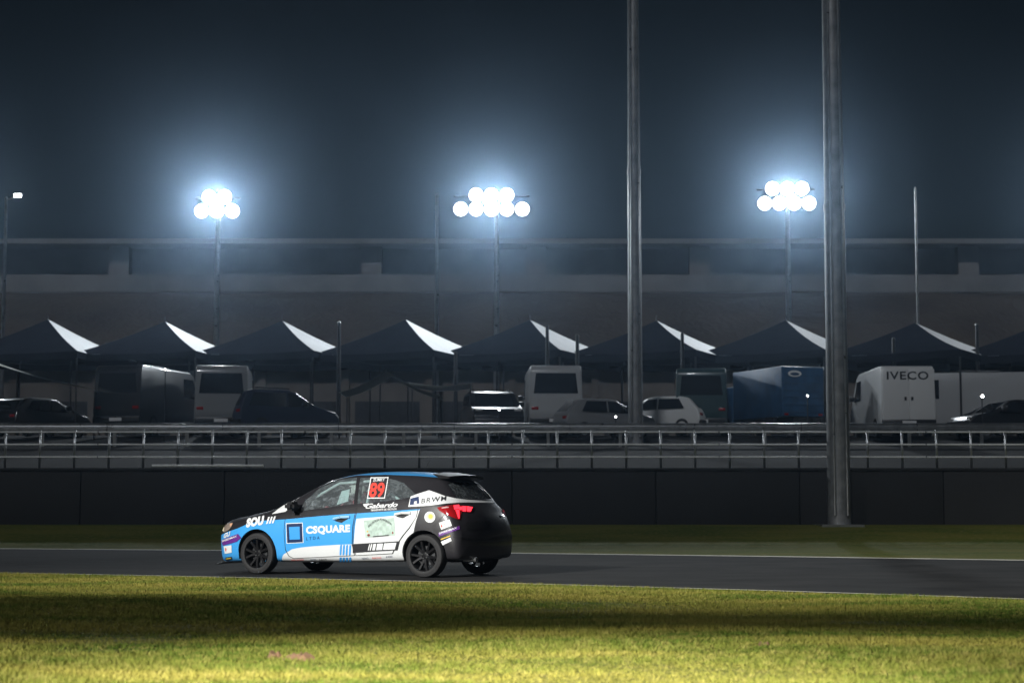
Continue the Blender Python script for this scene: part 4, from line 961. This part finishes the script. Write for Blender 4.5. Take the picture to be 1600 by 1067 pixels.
# ------------------------------------------------------------------ flood mast and added shade-casting banner behind the photographer
km = thing('flood_mast', 'tall trackside flood mast standing behind the photographer', 'floodlight', (KEY_POS.x, KEY_POS.y, 0))
tubeo('pole_section', 'galvanised', km, (0, 0, 0), (0, 0, KEY_POS.z + .4), .3, .18, 12)
tubeo('crossarm', 'dark_steel', km, (-1.6, 0, KEY_POS.z), (1.6, 0, KEY_POS.z), .07)
bxo('base_plate', 'galvanised', km, -.6, .6, -.6, .6, -.05, .06)
aim = Vector((-.5, 18.5, 0)); dirk = (aim - KEY_POS).normalized(); MK = dirk.to_track_quat('-Z', 'Y').to_matrix().to_4x4()
for k in (-1, 0, 1):
    bm = bmesh.new(); box(bm, -.4, .4, -.3, .3, .02, .28); bmesh.ops.bevel(bm, geom=bm.edges[:], offset=.04, segments=2, affect='EDGES'); bmesh.ops.transform(bm, matrix=Matrix.Translation((k * 1.2, 0, 0 + KEY_POS.z)) @ MK, verts=bm.verts); obj('lamp_housing', bm, 'dark_steel', km, True)
kd = bpy.data.lights.new('mast_beam', 'SPOT'); kd.energy = KEY_W; kd.spot_size = R(22); kd.spot_blend = .9; kd.shadow_soft_size = 1.7; kd.color = (1, .98, .93)
ko = bpy.data.objects.new('mast_beam', kd); C.objects.link(ko); ko.location = KEY_POS + dirk * .25; ko.rotation_euler = dirk.to_track_quat('-Z', 'Y').to_euler()
NP = Vector((.6, -3, 9)); fm = thing('spectator_floodlight', 'lower floodlight on a post at the spectator bank behind the photographer', 'floodlight', (NP.x, NP.y, 0))
tubeo('pole_section', 'galvanised', fm, (0, 0, 0), (0, 0, NP.z + .2), .1, .07, 10); bxo('base_plate', 'galvanised', fm, -.25, .25, -.25, .25, -.03, .04)
d2 = (Vector((.1, 7.2, 0)) - NP).normalized(); M2 = Matrix.Translation((0, 0, NP.z)) @ d2.to_track_quat('-Z', 'Y').to_matrix().to_4x4()
bm = bmesh.new(); box(bm, -.35, .35, -.25, .25, .03, .25); bmesh.ops.bevel(bm, geom=bm.edges[:], offset=.04, segments=2, affect='EDGES'); bmesh.ops.transform(bm, matrix=M2, verts=bm.verts); obj('lamp_housing', bm, 'dark_steel', fm, True)
nd = bpy.data.lights.new('spectator_beam', 'SPOT'); nd.energy = NEAR_W; nd.spot_size = R(29); nd.spot_blend = .75; nd.shadow_soft_size = .3; nd.color = (1, .97, .9)
no_ = bpy.data.objects.new('spectator_beam', nd); C.objects.link(no_); no_.location = NP + d2 * .3; no_.rotation_euler = d2.to_track_quat('-Z', 'Y').to_euler()
# banner: unseen sheet added and shaped so its shadow makes the dark grass belt
PY0 = 3.0
def up_to(px, py):
    gp = ground_at(px, py); t = (PY0 - KEY_POS.y) / (gp.y - KEY_POS.y); return KEY_POS + (gp - KEY_POS) * t
tl_, tr_, br_, bl_ = up_to(0, 922), up_to(1600, 951), up_to(1600, 993), up_to(0, 999)
def ext(a, b, k): return a + (b - a) * k
T0, T1, B0, B1 = ext(tl_, tr_, -.6), ext(tl_, tr_, 1.6), ext(bl_, br_, -.6), ext(bl_, br_, 1.6)
bn = thing('overhead_blocker', 'added unseen banner hung on posts over the spectator side, behind the view', 'blocker', ((T0.x + T1.x) / 2, PY0, 0))
ox = (T0.x + T1.x) / 2
bm = bmesh.new(); vs = [bm.verts.new((p.x - ox, y, p.z)) for y in (0, .04) for p in (T0, T1, B1, B0)]
for f in ((0, 1, 2, 3), (7, 6, 5, 4), (0, 4, 5, 1), (1, 5, 6, 2), (2, 6, 7, 3), (3, 7, 4, 0)): bm.faces.new([vs[i] for i in f])
obj('blocker_sheet', bm, 'canvas', bn)
for p, q_ in ((T0, B0), (T1, B1)): tubeo('post', 'galvanised', bn, (p.x - ox, -.08, 0), (p.x - ox, -.08, max(p.z, q_.z) + .2), .08)

# ------------------------------------------------------------------ haze
if HAZE > 0:
    bm = bmesh.new(); box(bm, -430, 430, -95, 610, -1.2, 48)
    hm_ = bpy.data.materials.new('haze_air'); hm_.use_nodes = True; n, l = hm_.node_tree.nodes, hm_.node_tree.links
    n.remove(n['Principled BSDF']); pv = n.new('ShaderNodeVolumePrincipled'); pv.inputs['Color'].default_value = (.50, .72, 1, 1); pv.inputs['Density'].default_value = HAZE; pv.inputs['Anisotropy'].default_value = .95
    l.new(pv.outputs[0], n['Material Output'].inputs['Volume'])
    hz = obj('haze', bm, hm_); hz['kind'] = 'stuff'; tag(hz, 'thin night haze glowing round the floodlights', 'haze')
